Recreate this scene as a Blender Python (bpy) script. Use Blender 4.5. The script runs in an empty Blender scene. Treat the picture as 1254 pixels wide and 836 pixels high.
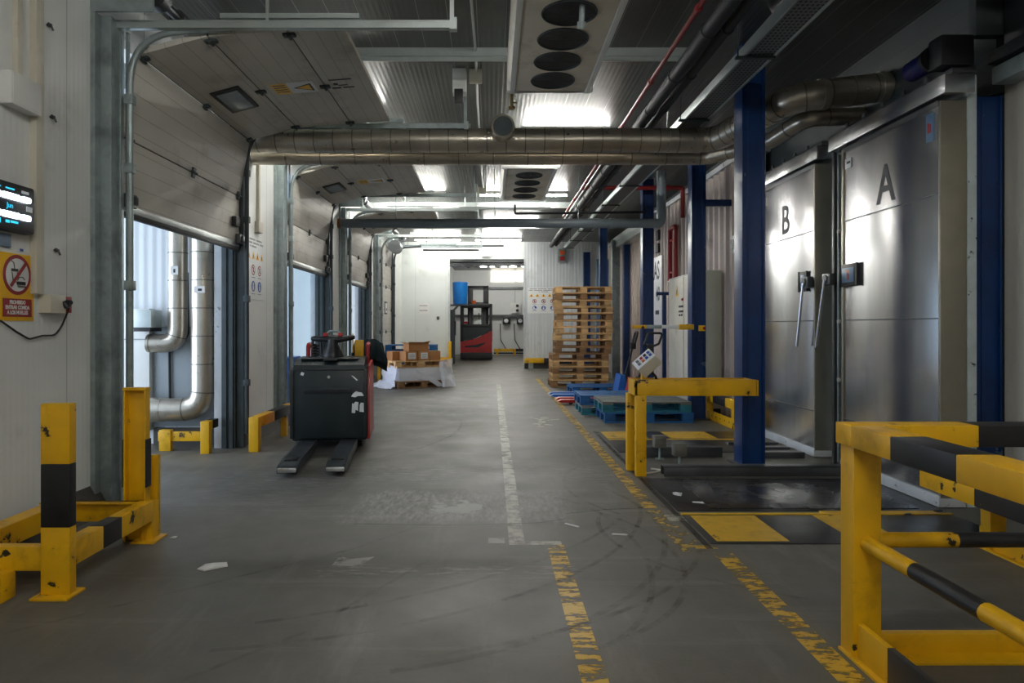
import bpy, bmesh, math, random
from mathutils import Vector, Matrix
random.seed(7)
S = bpy.context.scene
COL = S.collection
R = math.radians
V = Vector

# ------------------------------------------------------------------ helpers
def lin(c):
    c = c / 255.0
    return c / 12.92 if c <= .04045 else ((c + .055) / 1.055) ** 2.4
def rgb(r, g, b): return (lin(r), lin(g), lin(b), 1.0)

class NT:
    def __init__(s, name):
        s.m = bpy.data.materials.new(name); s.m.use_nodes = True
        s.t = s.m.node_tree; s.n = s.t.nodes
        s.b = s.n['Principled BSDF']; s.o = s.n['Material Output']
    def new(s, typ, **k):
        n = s.n.new(typ)
        for a, v in k.items(): setattr(n, a, v)
        return n
    def ln(s, a, b): s.t.links.new(a, b)
    def math(s, op, a, b=None, c=None):
        n = s.new('ShaderNodeMath', operation=op)
        for i, v in enumerate((a, b, c)):
            if v is None: continue
            if isinstance(v, (int, float)): n.inputs[i].default_value = v
            else: s.ln(v, n.inputs[i])
        return n.outputs[0]
    def coord(s, rnd=True):
        if hasattr(s, '_c'): return s._c
        tc = s.new('ShaderNodeTexCoord')
        if rnd:
            oi = s.new('ShaderNodeObjectInfo')
            mp = s.new('ShaderNodeVectorMath', operation='MULTIPLY_ADD')
            cb = s.new('ShaderNodeCombineXYZ')
            for i in range(3): s.ln(oi.outputs['Random'], cb.inputs[i])
            mp.inputs[1].default_value = (17.3, 9.1, 5.7)
            s.ln(cb.outputs[0], mp.inputs[0]); s.ln(tc.outputs['Object'], mp.inputs[2])
            s._c = mp.outputs[0]; s.rnd = oi.outputs['Random']
        else: s._c = tc.outputs['Object']
        s._raw = tc.outputs['Object']
        return s._c
    def noise(s, scale, detail=4, rough=.55, stretch=None, raw=False):
        c = s.coord(); c = s._raw if raw else c
        if stretch:
            mp = s.new('ShaderNodeMapping'); mp.inputs['Scale'].default_value = stretch
            s.ln(c, mp.inputs[0]); c = mp.outputs[0]
        n = s.new('ShaderNodeTexNoise'); n.inputs['Scale'].default_value = scale
        n.inputs['Detail'].default_value = detail; n.inputs['Roughness'].default_value = rough
        s.ln(c, n.inputs['Vector']); return n.outputs['Fac']
    def ramp(s, fac, lo, hi):
        n = s.new('ShaderNodeMapRange'); n.inputs[1].default_value = lo; n.inputs[2].default_value = hi
        s.ln(fac, n.inputs[0]); return n.outputs[0]
    def mix(s, fac, a, b):
        n = s.new('ShaderNodeMix', data_type='RGBA')
        for i, v in ((0, fac), (6, a), (7, b)):
            if isinstance(v, (int, float)): n.inputs[i].default_value = v
            elif isinstance(v, tuple): n.inputs[i].default_value = v
            else: s.ln(v, n.inputs[i])
        return n.outputs[2]
    def bump(s, height, strength=.3, dist=.01):
        n = s.new('ShaderNodeBump'); n.inputs['Strength'].default_value = strength
        n.inputs['Distance'].default_value = dist
        s.ln(height, n.inputs['Height'])
        if getattr(s, '_b', None): s.ln(s._b, n.inputs['Normal'])
        s._b = n.outputs[0]; s.ln(s._b, s.b.inputs['Normal'])

def mk(name, col, rough=.5, metal=0.0, var=.15, vs=3.0, dirt=None, chips=None, bump=None,
       rib=None, seam=None, streak=None, emit=None, rvar=0.0, rndval=0.0, spec=.5):
    """dirt=(col, lo, hi, scale)  chips=(col, lo, hi, scale)  bump=(strength, scale)
       rib=(axis, pitch, strength)  seam=(axis, pitch, width, col)  streak=(col, amount, stretch)"""
    t = NT(name); t.coord()
    b = t.b
    dark = tuple(c * (1 - var) for c in col[:3]) + (1,)
    lite = tuple(min(1, c * (1 + var)) for c in col[:3]) + (1,)
    c = t.mix(t.ramp(t.noise(vs, 5), .3, .7), dark, lite)
    if rndval:
        f = t.math('MULTIPLY_ADD', t.rnd, rndval, 1 - rndval / 2)
        hs = t.new('ShaderNodeHueSaturation'); t.ln(f, hs.inputs['Value']); t.ln(c, hs.inputs['Color']); c = hs.outputs[0]
    if streak: c = t.mix(t.math('MULTIPLY', t.ramp(t.noise(3, 5, .6, streak[2]), .45, .75), streak[1]), c, streak[0])
    if dirt: c = t.mix(t.ramp(t.noise(dirt[3], 6, .6), dirt[1], dirt[2]), c, dirt[0])
    if chips: c = t.mix(t.ramp(t.noise(chips[3], 8, .65), chips[1], chips[2]), c, chips[0])
    t.b.inputs['Roughness'].default_value = rough
    if rib or seam:
        sp = t.new('ShaderNodeSeparateXYZ'); t.ln(t._raw, sp.inputs[0])
        ax = {'x': 0, 'y': 1, 'z': 2}
        if seam:
            for sm in (seam if isinstance(seam, list) else [seam]):
                u = t.math('FRACT', t.math('DIVIDE', sp.outputs[ax[sm[0]]], sm[1]))
                d = t.math('ABSOLUTE', t.math('SUBTRACT', u, .5))
                msk = t.math('LESS_THAN', d, sm[2] / sm[1] / 2)
                c = t.mix(t.math('MULTIPLY', msk, .75), c, sm[3])
                t.bump(t.math('SUBTRACT', 1.0, msk), .4, .004)
        if rib:
            u = t.math('SINE', t.math('MULTIPLY', sp.outputs[ax[rib[0]]], 2 * math.pi / rib[1]))
            t.bump(u, rib[2], rib[1] * .08)
    if bump: t.bump(t.noise(bump[1], bump[2] if len(bump) > 2 else 5), bump[0], .01)
    if rvar: t.ln(t.math('MULTIPLY_ADD', t.noise(vs * 2, 5), rvar * 2, rough - rvar), b.inputs['Roughness'])
    t.ln(c, b.inputs['Base Color'])
    b.inputs['Metallic'].default_value = metal
    b.inputs['Specular IOR Level'].default_value = spec
    if emit:
        b.inputs['Emission Color'].default_value = emit[0]; b.inputs['Emission Strength'].default_value = emit[1]
    return t.m

def decal(name, col, lo, hi, scale, rough=.45, var=.15, stretch=None, opac=1.0):
    t = NT(name); t.coord()
    dark = tuple(c * (1 - var) for c in col[:3]) + (1,)
    t.ln(t.mix(t.noise(5), dark, col), t.b.inputs['Base Color']); t.b.inputs['Roughness'].default_value = rough
    tr = t.new('ShaderNodeBsdfTransparent'); mx = t.new('ShaderNodeMixShader')
    t.ln(t.math('MULTIPLY', t.ramp(t.noise(scale, 8, .65, stretch), lo, hi), opac), mx.inputs[0])
    t.ln(tr.outputs[0], mx.inputs[1]); t.ln(t.b.outputs[0], mx.inputs[2]); t.ln(mx.outputs[0], t.o.inputs[0])
    return t.m

def fillet(pts, rad, n=6):
    pts = [V(p) for p in pts]; out = [pts[0]]
    for i in range(1, len(pts) - 1):
        a, p, b = pts[i-1], pts[i], pts[i+1]
        d1 = (a - p).normalized(); d2 = (b - p).normalized()
        r = rad if not isinstance(rad, (list, tuple)) else rad[i-1]
        ang = d1.angle(d2)
        if ang > 3.1: out.append(p); continue
        L = min(r / math.tan(ang / 2), (a-p).length * .49, (b-p).length * .49)
        s, e = p + d1 * L, p + d2 * L
        for k in range(n + 1):
            u = k / n
            out.append((1-u)**2 * s + 2*u*(1-u) * p + u*u * e)
    out.append(pts[-1]); return out

class MB:
    def __init__(s): s.bm = bmesh.new()
    def _mi(s, fs, mi):
        for f in fs: f.material_index = mi
    def box(s, x0, x1, y0, y1, z0, z1, bv=0.0, mi=0, M=None):
        r = bmesh.ops.create_cube(s.bm, size=1)
        vs = r['verts']
        for v in vs:
            v.co = V(((x0+x1)/2 + v.co.x*abs(x1-x0), (y0+y1)/2 + v.co.y*abs(y1-y0), (z0+z1)/2 + v.co.z*abs(z1-z0)))
        if M is not None:
            for v in vs: v.co = M @ v.co
        fs = set(f for v in vs for f in v.link_faces)
        s._mi(fs, mi)
        if bv > 0:
            es = set(e for v in vs for e in v.link_edges)
            rr = bmesh.ops.bevel(s.bm, geom=list(es), offset=bv, segments=2, profile=.6, affect='EDGES')
            s._mi(rr['faces'], mi)
        return s
    def obox(s, c, size, rot=(0, 0, 0), bv=0.0, mi=0):
        from mathutils import Euler
        M = Matrix.Translation(V(c)) @ Euler(rot).to_matrix().to_4x4()
        h = [a/2 for a in size]
        return s.box(-h[0], h[0], -h[1], h[1], -h[2], h[2], bv, mi, M)
    def bar(s, p0, p1, w, h, bv=0.0, mi=0, up=(0, 0, 1)):
        p0, p1 = V(p0), V(p1); d = (p1-p0); L = d.length; d.normalize()
        u = V(up); 
        if abs(d.dot(u)) > .99: u = V((0, 1, 0))
        sd = d.cross(u).normalized(); u = sd.cross(d)
        M = Matrix((sd, d, u)).transposed().to_4x4(); M.translation = (p0+p1)/2
        return s.box(-w/2, w/2, -L/2, L/2, -h/2, h/2, bv, mi, M)
    def path(s, pts, r, seg=12, mi=0, caps=True, closed=False):
        pts = [V(p) for p in pts]; n = len(pts); rings = []
        up = None
        for i, p in enumerate(pts):
            if closed: d = (pts[(i+1) % n] - pts[i-1]).normalized()
            elif i == 0: d = (pts[1]-p).normalized()
            elif i == n-1: d = (p-pts[i-1]).normalized()
            else: d = ((pts[i+1]-p).normalized() + (p-pts[i-1]).normalized()).normalized()
            if up is None:
                up = V((0, 0, 1)) if abs(d.z) < .9 else V((0, 1, 0))
            up = (up - d * up.dot(d)).normalized(); sd = d.cross(up)
            rr = r[i] if isinstance(r, (list, tuple)) else r
            rings.append([s.bm.verts.new(p + (sd*math.cos(a) + up*math.sin(a)) * rr)
                          for a in (2*math.pi*k/seg for k in range(seg))])
        fs = []
        for i in range(n if closed else n-1):
            A, B = rings[i], rings[(i+1) % n]
            for k in range(seg):
                fs.append(s.bm.faces.new((A[k], A[(k+1) % seg], B[(k+1) % seg], B[k])))
        if caps and not closed:
            fs.append(s.bm.faces.new(rings[0][::-1])); fs.append(s.bm.faces.new(rings[-1]))
        s._mi(fs, mi); return s
    def tube(s, a, b, r, seg=16, mi=0, r2=None): return s.path([a, b], [r, r if r2 is None else r2], seg, mi)
    def prism(s, poly, axis, a0, a1, mi=0):
        def P(u, v, a): return V((a, u, v)) if axis == 'x' else V((u, a, v)) if axis == 'y' else V((u, v, a))
        A = [s.bm.verts.new(P(u, v, a0)) for u, v in poly]; B = [s.bm.verts.new(P(u, v, a1)) for u, v in poly]
        n = len(poly); fs = [s.bm.faces.new(A), s.bm.faces.new(B[::-1])]
        for k in range(n): fs.append(s.bm.faces.new((A[k], B[k], B[(k+1) % n], A[(k+1) % n])))
        s._mi(fs, mi); return s
    def quad(s, *p, mi=0):
        f = s.bm.faces.new([s.bm.verts.new(V(q)) for q in p]); f.material_index = mi; return s
    def torus(s, c, R_, r, ax=(0, 0, 1), seg=28, mi=0, rs=8):
        ax = V(ax).normalized(); u = ax.orthogonal().normalized(); w = ax.cross(u)
        return s.path([V(c) + (u*math.cos(a)+w*math.sin(a))*R_ for a in (2*math.pi*k/seg for k in range(seg))], r, rs, mi, closed=True)
    def disc(s, c, r, ax, t=.004, seg=28, mi=0):
        ax = V(ax).normalized(); return s.path([V(c)-ax*t/2, V(c)+ax*t/2], r, seg, mi)
    def build(s, name, mats, parent=None, smooth=True, ang=35):
        bmesh.ops.recalc_face_normals(s.bm, faces=s.bm.faces[:])
        if parent is not None:
            off = V(parent.get('_o', (0, 0, 0)))
            for v in s.bm.verts: v.co -= off
        me = bpy.data.meshes.new(name); s.bm.to_mesh(me); s.bm.free()
        for m in (mats if isinstance(mats, (list, tuple)) else [mats]): me.materials.append(m)
        if smooth:
            me.polygons.foreach_set('use_smooth', [True]*len(me.polygons)); me.set_sharp_from_angle(angle=R(ang))
        o = bpy.data.objects.new(name, me); COL.objects.link(o)
        if parent is not None:
            o.parent = parent
            if '_o' in parent: o['_o'] = parent['_o']
        return o

def thing(name, label, cat, loc=(0, 0, 0), group=None):
    o = bpy.data.objects.new(name, None); COL.objects.link(o); o.location = loc; o.empty_display_size = .1
    o['_o'] = tuple(loc); tag(o, label, cat, group); return o
def tag(o, label, cat, group=None, kind='thing'):
    o['label'] = label; o['category'] = cat; o['kind'] = kind
    if group: o['group'] = group
    return o
def struct(name, mb, mats, smooth=True):
    o = mb.build(name, mats, None, smooth); o['kind'] = 'structure'; return o
def dup(root, loc, rotz=0.0, label=None, group=None):
    r = root.copy(); COL.objects.link(r); r.location = loc; r.rotation_euler = (0, 0, rotz)
    if label: r['label'] = label
    if group: r['group'] = group
    for ch in list(root.children):
        c = ch.copy(); COL.objects.link(c); c.parent = r
        for g in list(ch.children):
            d = g.copy(); COL.objects.link(d); d.parent = c
    return r
_dg = None
def text(s, size, m, name, pos, xd, yd, parent=None, ext=.0008, bold=0.0, sx=1.0, align='CENTER'):
    cu = bpy.data.curves.new('t', 'FONT'); cu.body = s; cu.size = size; cu.align_x = align; cu.align_y = 'CENTER'
    cu.extrude = ext; cu.offset = bold; cu.resolution_u = 4
    ob = bpy.data.objects.new('t', cu); COL.objects.link(ob)
    bpy.context.view_layer.update()
    me = bpy.data.meshes.new_from_object(ob.evaluated_get(bpy.context.evaluated_depsgraph_get()))
    bpy.data.objects.remove(ob); bpy.data.curves.remove(cu)
    xd, yd = V(xd), V(yd); zd = xd.cross(yd)
    M = Matrix((xd*sx, yd, zd)).transposed().to_4x4(); p = V(pos)
    if parent is not None: p = p - V(parent.get('_o', (0, 0, 0)))
    M.translation = p; me.transform(M); me.name = name
    me.materials.clear(); me.materials.append(m)
    o = bpy.data.objects.new(name, me); COL.objects.link(o)
    if parent is not None: o.parent = parent
    return o
def textmb(mb, s, size, mi, pos, xd, yd, bold=0.0, sx=1.0):
    """adds lettering to an existing mesh builder"""
    cu = bpy.data.curves.new('t', 'FONT'); cu.body = s; cu.size = size; cu.align_x = 'CENTER'; cu.align_y = 'CENTER'
    cu.extrude = .0005; cu.offset = bold; cu.resolution_u = 3
    ob = bpy.data.objects.new('t', cu); COL.objects.link(ob); bpy.context.view_layer.update()
    me = bpy.data.meshes.new_from_object(ob.evaluated_get(bpy.context.evaluated_depsgraph_get()))
    bpy.data.objects.remove(ob); bpy.data.curves.remove(cu)
    xd, yd = V(xd), V(yd); zd = xd.cross(yd)
    M = Matrix((xd*sx, yd, zd)).transposed().to_4x4(); M.translation = V(pos); me.transform(M)
    n0 = len(mb.bm.faces); mb.bm.from_mesh(me); mb.bm.faces.ensure_lookup_table()
    for f in mb.bm.faces[n0:]: f.material_index = mi
    bpy.data.meshes.remove(me)

# ------------------------------------------------------------------ materials
M = {}
STEEL_ROT = 0.25
M['panel'] = mk('white sandwich panel', rgb(229, 231, 228), .42, 0, .04, 1.5, dirt=(rgb(150, 148, 138), .6, .98, 1.7), rib=('y', .05, .12), seam=('y', 1.0, .006, rgb(110, 110, 108)))
M['panel_x'] = mk('white ribbed panel', rgb(205, 210, 212), .45, 0, .05, 1.5, dirt=(rgb(130, 130, 125), .6, .95, 1.5), rib=('x', .1, .28), seam=('x', 1.0, .008, rgb(120, 120, 118)))
M['panel_flat'] = mk('white smooth panel', rgb(214, 219, 216), .4, 0, .04, 1.2, dirt=(rgb(150, 150, 142), .6, .95, 1.5), seam=('x', .95, .006, rgb(150, 150, 148)))
M['panel_pink'] = mk('cream corrugated sheet', rgb(200, 186, 176), .5, 0, .07, 2, dirt=(rgb(95, 85, 75), .55, .9, 2.2))
M['dark_panel'] = mk('dark upper wall panel', rgb(56, 64, 66), .5, .1, .1, 2, seam=('z', .16, .008, rgb(40, 44, 46)))
M['ceil'] = mk('ceiling sheet', rgb(104, 106, 103), .38, .35, .08, 1.2, dirt=(rgb(70, 70, 66), .55, .9, .9), rib=('x', .05, .2), seam=('x', .25, .006, rgb(190, 190, 188)))
M['plinth'] = mk('grey concrete kerb', rgb(70, 68, 63), .8, 0, .15, 3, dirt=(rgb(60, 58, 54), .5, .8, 5), bump=(.3, 40))
M['galv'] = mk('galvanised steel', rgb(150, 162, 162), .42, .35, .14, 14, dirt=(rgb(84, 92, 94), .5, .85, 4), rvar=.1)
M['galv_light'] = mk('pale zinc rail', rgb(186, 194, 192), .35, .6, .08, 8)
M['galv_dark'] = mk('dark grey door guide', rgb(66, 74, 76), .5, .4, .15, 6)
M['duct'] = mk('spiral duct steel', rgb(190, 182, 168), .3, .75, .1, 6, dirt=(rgb(110, 104, 92), .5, .9, 3), rvar=.08)
M['duct_seam'] = mk('duct seam', rgb(130, 126, 116), .45, .7, .1, 6)
M['doorpanel'] = mk('off white door section', rgb(198, 194, 184), .5, 0, .05, 3, dirt=(rgb(134, 124, 110), .56, .9, 2.6), seam=('x', .135, .005, rgb(140, 134, 124)), bump=(.08, 120))
M['rubber'] = mk('black rubber', rgb(24, 25, 26), .6, 0, .2, 10)
M['black'] = mk('black plastic', rgb(26, 28, 30), .45, 0, .2, 10)
M['blackpipe'] = mk('black pipe lagging', rgb(24, 27, 30), .65, 0, .2, 6)
M['steel'] = mk('brushed stainless steel', rgb(196, 196, 198), .27, .95, .06, 2.2, streak=(rgb(160, 160, 164), .4, (3, 3, .35)), bump=(.16, 2.0, 0.5))
M['steel_edge'] = mk('stainless edge', rgb(158, 152, 138), .38, .8, .08, 4)
M['steel_dark'] = mk('dull steel', rgb(92, 94, 96), .42, .8, .15, 5)
M['chrome'] = mk('bright lever', rgb(210, 212, 214), .25, .9, .05, 5)
M['white_seal'] = mk('white seal strip', rgb(196, 200, 202), .5, .1, .08, 5, chips=(rgb(110, 110, 108), .62, .68, 12))
M['frost'] = mk('pale grey sealant', rgb(186, 198, 200), .6, 0, .1, 8, chips=(rgb(50, 55, 58), .6, .66, 14))
M['plate'] = mk('worn floor steel', rgb(62, 64, 66), .34, .65, .18, 2.5, dirt=(rgb(34, 33, 31), .45, .8, 3), bump=(.12, 30), rvar=.12)
M['plate_shiny'] = mk('polished floor steel', rgb(96, 98, 100), .26, .8, .2, 2, dirt=(rgb(40, 40, 40), .45, .8, 2.5), bump=(.15, 25), rvar=.12)
M['blue'] = mk('dark blue paint', rgb(5, 47, 98), .35, 0, .12, 3, chips=(rgb(84, 106, 124), .635, .66, 4), dirt=(rgb(6, 26, 58), .5, .85, 2))
M['yellow'] = mk('safety yellow paint', rgb(226, 172, 8), .42, 0, .08, 5, chips=(rgb(40, 32, 22), .63, .645, 8), dirt=(rgb(120, 92, 20), .53, .85, 4))
M['yellow_floor'] = mk('yellow floor paint', rgb(206, 162, 20), .5, 0, .1, 8, chips=(rgb(50, 44, 34), .62, .66, 6), dirt=(rgb(150, 122, 40), .5, .9, 9))
M['blackpaint'] = mk('black hazard paint', rgb(28, 28, 30), .42, 0, .2, 6, chips=(rgb(140, 108, 24), .7, .73, 12))
M['cream'] = mk('cream casing', rgb(206, 200, 184), .45, 0, .05, 4, dirt=(rgb(140, 130, 110), .6, .95, 4))
M['coolbase'] = mk('beige cooler casing', rgb(224, 216, 198), .5, 0, .06, 3, dirt=(rgb(104, 98, 84), .52, .9, 2.5))
M['fanhole'] = mk('dark fan recess', rgb(64, 62, 58), .6, 0, .15, 10)
M['sensorgrey'] = mk('grey sensor housing', rgb(104, 102, 94), .5, .1, .1, 6)
M['panel_r'] = mk('grey white wall panel', rgb(186, 182, 172), .45, 0, .05, 1.5, dirt=(rgb(120, 116, 104), .58, .95, 1.7), rib=('y', .1, .12))
M['white'] = mk('white paint', rgb(225, 226, 222), .4, 0, .04, 4)
M['wood'] = mk('pale pallet wood', rgb(206, 166, 112), .7, 0, .2, 5, streak=(rgb(120, 86, 50), .6, (.7, 8, 8)), dirt=(rgb(110, 84, 58), .55, .9, 7), rndval=.5)
M['wood_dark'] = mk('weathered pallet wood', rgb(150, 112, 72), .75, 0, .22, 5, streak=(rgb(86, 66, 44), .6, (.7, 8, 8)), rndval=.5)
M['woodblue'] = mk('blue painted pallet', rgb(22, 92, 150), .6, 0, .2, 5, chips=(rgb(110, 110, 100), .6, .72, 9), rndval=.3)
M['woodteal'] = mk('teal painted pallet side', rgb(34, 120, 136), .6, 0, .2, 5, chips=(rgb(86, 96, 92), .62, .74, 8), rndval=.3)
M['woodgrey'] = mk('grey worn deck board', rgb(120, 122, 118), .7, 0, .2, 6, dirt=(rgb(70, 84, 90), .5, .8, 5), rndval=.2)
M['card'] = mk('brown cardboard', rgb(168, 118, 68), .75, 0, .1, 4, rndval=.2)
M['film'] = mk('white wrapped load', rgb(220, 222, 228), .35, 0, .05, 4, bump=(.2, 7))
t = NT('clear stretch film'); t.coord()
t.b.inputs['Base Color'].default_value = rgb(235, 238, 245); t.b.inputs['Roughness'].default_value = .3
t.b.inputs['Alpha'].default_value = .72; M['film_clear'] = t.m
M['paper'] = mk('white paper', rgb(222, 222, 220), .7, 0, .06, 8)
M['red'] = mk('red paint', rgb(164, 24, 26), .4, 0, .12, 5, dirt=(rgb(90, 20, 20), .55, .9, 4))
M['redpipe'] = mk('red pipe', rgb(140, 28, 32), .45, 0, .1, 5)
M['truckblack'] = mk('black green truck cover', rgb(20, 33, 35), .42, .1, .18, 4, dirt=(rgb(46, 52, 52), .56, .95, 5), bump=(.06, 30), rvar=.08)
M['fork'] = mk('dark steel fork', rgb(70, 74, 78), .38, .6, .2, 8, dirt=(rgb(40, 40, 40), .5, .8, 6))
M['cloth'] = mk('dark teal cloth', rgb(14, 34, 40), .9, 0, .2, 6, bump=(.4, 9))
M['bluebin'] = mk('blue plastic', rgb(24, 96, 176), .4, 0, .1, 3)
M['bluedrum'] = mk('bright blue drum plastic', rgb(16, 122, 206), .4, 0, .08, 3)
M['pvc'] = mk('grey pvc pipe', rgb(118, 128, 134), .4, .1, .06, 4)
M['cabinet'] = mk('grey beige cabinet', rgb(176, 178, 164), .45, 0, .06, 3, dirt=(rgb(104, 102, 88), .56, .95, 3))
M['whitewall'] = mk('white painted wall', rgb(222, 224, 222), .6, 0, .04, 1.5)
M['greywall'] = mk('grey vestibule panel', rgb(134, 142, 146), .5, 0, .06, 1.5)
M['sign_yellow'] = mk('sign yellow', rgb(240, 186, 8), .4, 0, .03, 4)
M['sign_red'] = mk('sign red', rgb(150, 20, 30), .4, 0, .04, 4)
M['sign_blue'] = mk('sign blue', rgb(24, 78, 160), .4, 0, .04, 4)
M['sign_white'] = mk('sign white', rgb(226, 228, 228), .35, 0, .03, 4)
M['ink'] = mk('black ink', rgb(22, 24, 28), .5, 0, .1, 8)
M['greyink'] = mk('grey ink', rgb(110, 114, 120), .5, 0, .1, 8)
M['ink_door'] = mk('faded grey lettering', rgb(40, 46, 52), .5, 0, .1, 8)
M['tube'] = mk('lit fluorescent tube', rgb(255, 255, 255), .4, 0, 0, 1, emit=((1, .985, .93, 1), 36))
M['led_white'] = mk('lit display digits', rgb(230, 240, 255), .4, 0, 0, 1, emit=((.75, .85, 1, 1), 1.4))
M['led_cyan'] = mk('cyan display text', rgb(40, 180, 220), .4, 0, 0, 1, emit=((.02, .6, .9, 1), .22))
M['screen'] = mk('dark display face', rgb(34, 34, 38), .3, 0, .05, 4)
M['orange'] = mk('orange plastic', rgb(220, 92, 20), .4, 0, .05, 4)
M['motorblue'] = mk('blue motor paint', rgb(14, 22, 88), .35, .1, .1, 4)
M['glassblock'] = mk('lit glass block', rgb(240, 230, 205), .35, 0, .06, 6, emit=((1, .94, .8, 1), .5), seam=[('x', .2, .02, rgb(150, 140, 120)), ('z', .2, .02, rgb(150, 140, 120))])
M['bluepvc'] = mk('blue grey pvc sheet', rgb(88, 118, 150), .35, 0, .08, 3)
M['visor'] = mk('frosted door pane', rgb(150, 160, 166), .2, 0, .15, 8, spec=.6)

t = NT('perforated cable tray'); t.coord()
sp = t.new('ShaderNodeSeparateXYZ'); t.ln(t._raw, sp.inputs[0])
u = t.math('SUBTRACT', t.math('FRACT', t.math('DIVIDE', sp.outputs[0], .035)), .5)
v = t.math('SUBTRACT', t.math('FRACT', t.math('DIVIDE', sp.outputs[1], .05)), .5)
msk = t.math('LESS_THAN', t.math('ADD', t.math('MULTIPLY', u, u), t.math('MULTIPLY', v, v)), .075)
t.ln(t.mix(msk, rgb(112, 114, 114), rgb(18, 18, 18)), t.b.inputs['Base Color']); t.b.inputs['Metallic'].default_value = .4
t.b.inputs['Roughness'].default_value = .5; M['tray'] = t.m

for key in ('steel',):
    nt = M[key].node_tree; b = nt.nodes['Principled BSDF']; tg = nt.nodes.new('ShaderNodeTangent'); tg.direction_type = 'RADIAL'; tg.axis = 'Z'
    nt.links.new(tg.outputs[0], b.inputs['Tangent']); b.inputs['Anisotropic'].default_value = .75; b.inputs['Anisotropic Rotation'].default_value = STEEL_ROT; b.inputs['Roughness'].default_value = .24
# floor: worn concrete
t = NT('worn concrete floor'); t.coord(False)
c = t.mix(t.ramp(t.noise(.55, 6, .6), .3, .72), rgb(82, 80, 73), rgb(110, 107, 98))
c = t.mix(t.math('MULTIPLY', t.ramp(t.noise(2.3, 8, .65), .45, .75), .5), c, rgb(72, 70, 65))
c = t.mix(t.math('MULTIPLY', t.ramp(t.noise(1.2, 8, .7, (3.2, .5, 1)), .55, .8), .45), c, rgb(146, 145, 138))
c = t.mix(t.math('MULTIPLY', t.ramp(t.noise(1.0, 7, .7, (.4, 4.5, 1)), .56, .8), .38), c, rgb(152, 151, 146))
c = t.mix(t.math('MULTIPLY', t.ramp(t.noise(28, 4, .6), .6, .75), .3), c, rgb(66, 64, 60))
sp = t.new('ShaderNodeSeparateXYZ'); t.ln(t._raw, sp.inputs[0])
wob = t.math('MULTIPLY_ADD', t.noise(3.5, 5), .5, -.25)
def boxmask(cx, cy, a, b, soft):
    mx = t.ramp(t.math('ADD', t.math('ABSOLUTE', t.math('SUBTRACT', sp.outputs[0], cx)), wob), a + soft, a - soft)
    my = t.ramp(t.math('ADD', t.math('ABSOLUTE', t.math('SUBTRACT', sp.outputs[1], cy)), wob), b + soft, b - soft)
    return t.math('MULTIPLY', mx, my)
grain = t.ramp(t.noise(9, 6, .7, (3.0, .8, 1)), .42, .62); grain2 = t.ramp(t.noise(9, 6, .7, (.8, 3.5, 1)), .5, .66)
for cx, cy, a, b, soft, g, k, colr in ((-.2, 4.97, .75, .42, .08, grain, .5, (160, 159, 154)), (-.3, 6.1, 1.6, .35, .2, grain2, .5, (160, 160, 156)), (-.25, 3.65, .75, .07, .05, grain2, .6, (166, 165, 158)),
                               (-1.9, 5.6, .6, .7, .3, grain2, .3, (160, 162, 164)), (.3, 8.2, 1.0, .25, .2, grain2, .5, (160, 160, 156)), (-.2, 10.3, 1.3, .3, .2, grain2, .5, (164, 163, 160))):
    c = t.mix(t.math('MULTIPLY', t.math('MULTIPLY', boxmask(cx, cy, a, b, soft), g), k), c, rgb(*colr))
t.ln(c, t.b.inputs['Base Color'])
t.ln(t.math('MULTIPLY_ADD', t.noise(2.5, 6), .35, .36), t.b.inputs['Roughness'])
t.bump(t.noise(45, 5), .12, .006); t.bump(t.noise(4, 4), .1, .01)
M['floor'] = t.m
M['d_yellow'] = decal('worn yellow floor line', rgb(206, 164, 44), .43, .53, 9, stretch=(1.0, 2.6, 1))
M['d_yellow_faint'] = decal('faded yellow floor line', rgb(186, 152, 60), .48, .6, 12)
M['d_white'] = decal('worn white floor line', rgb(196, 193, 178), .3, .56, 11, opac=.8)
M['d_scrape'] = decal('pale scraped concrete', rgb(158, 158, 152), .5, .68, 5, stretch=(5, 1.2, 1), opac=.6)
M['d_pale'] = decal('pale cement patch', rgb(172, 172, 164), .3, .5, 5, opac=.75)
M['d_tyre'] = decal('black tyre mark', rgb(48, 47, 44), .4, .75, 7, opac=.38)
M['d_joint'] = decal('dark floor joint', rgb(30, 29, 28), .3, .5, 5, opac=.85)

# ------------------------------------------------------------------ floor with painted lines
f = MB()
f.quad((-14, -6, 0), (8, -6, 0), (8, 34, 0), (-14, 34, 0))
ZD = [.0008]
def dq(pts, mi, z=None):
    ZD[0] += .00004
    f.quad(*[(x, y, z or ZD[0]) for x, y in pts], mi=mi)
def dline(x0, x1, y0, y1, mi): dq([(x0, y0), (x1, y0), (x1, y1), (x0, y1)], mi)
dline(.105, .2, 4.1, 15.5, 3)
dline(.105, .42, 4.07, 4.14, 3)
dline(.33, .43, 1.2, 4.07, 1)
dline(1.09, 1.19, 4.9, 17.2, 1)
dq([(1.1, 3.95), (1.26, 3.95), (1.2, 4.9), (1.1, 4.9)], 2)
dline(1.27, 1.38, 1.2, 3.93, 1)
dline(1.2, 1.33, 4.0, 4.06, 1)
dline(1.19, 1.31, 4.57, 4.72, 3)
dline(1.26, 1.30, 4.0, 8.5, 7)
def ellipse(cx, cy, a, b, mi):
    dq([(cx + a*math.cos(k*math.pi/12)*(1+.12*math.sin(k*2.3)), cy + b*math.sin(k*math.pi/12)*(1+.15*math.sin(k*1.7))) for k in range(24)], mi)
ellipse(-.26, 4.93, .19, .17, 5)
dq([(-.87, 3.72), (-.72, 3.70), (-.66, 3.86), (-.8, 3.82), (-.86, 3.88)], 5)
dline(-.02, .08, 4.1, 4.2, 5)
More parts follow.
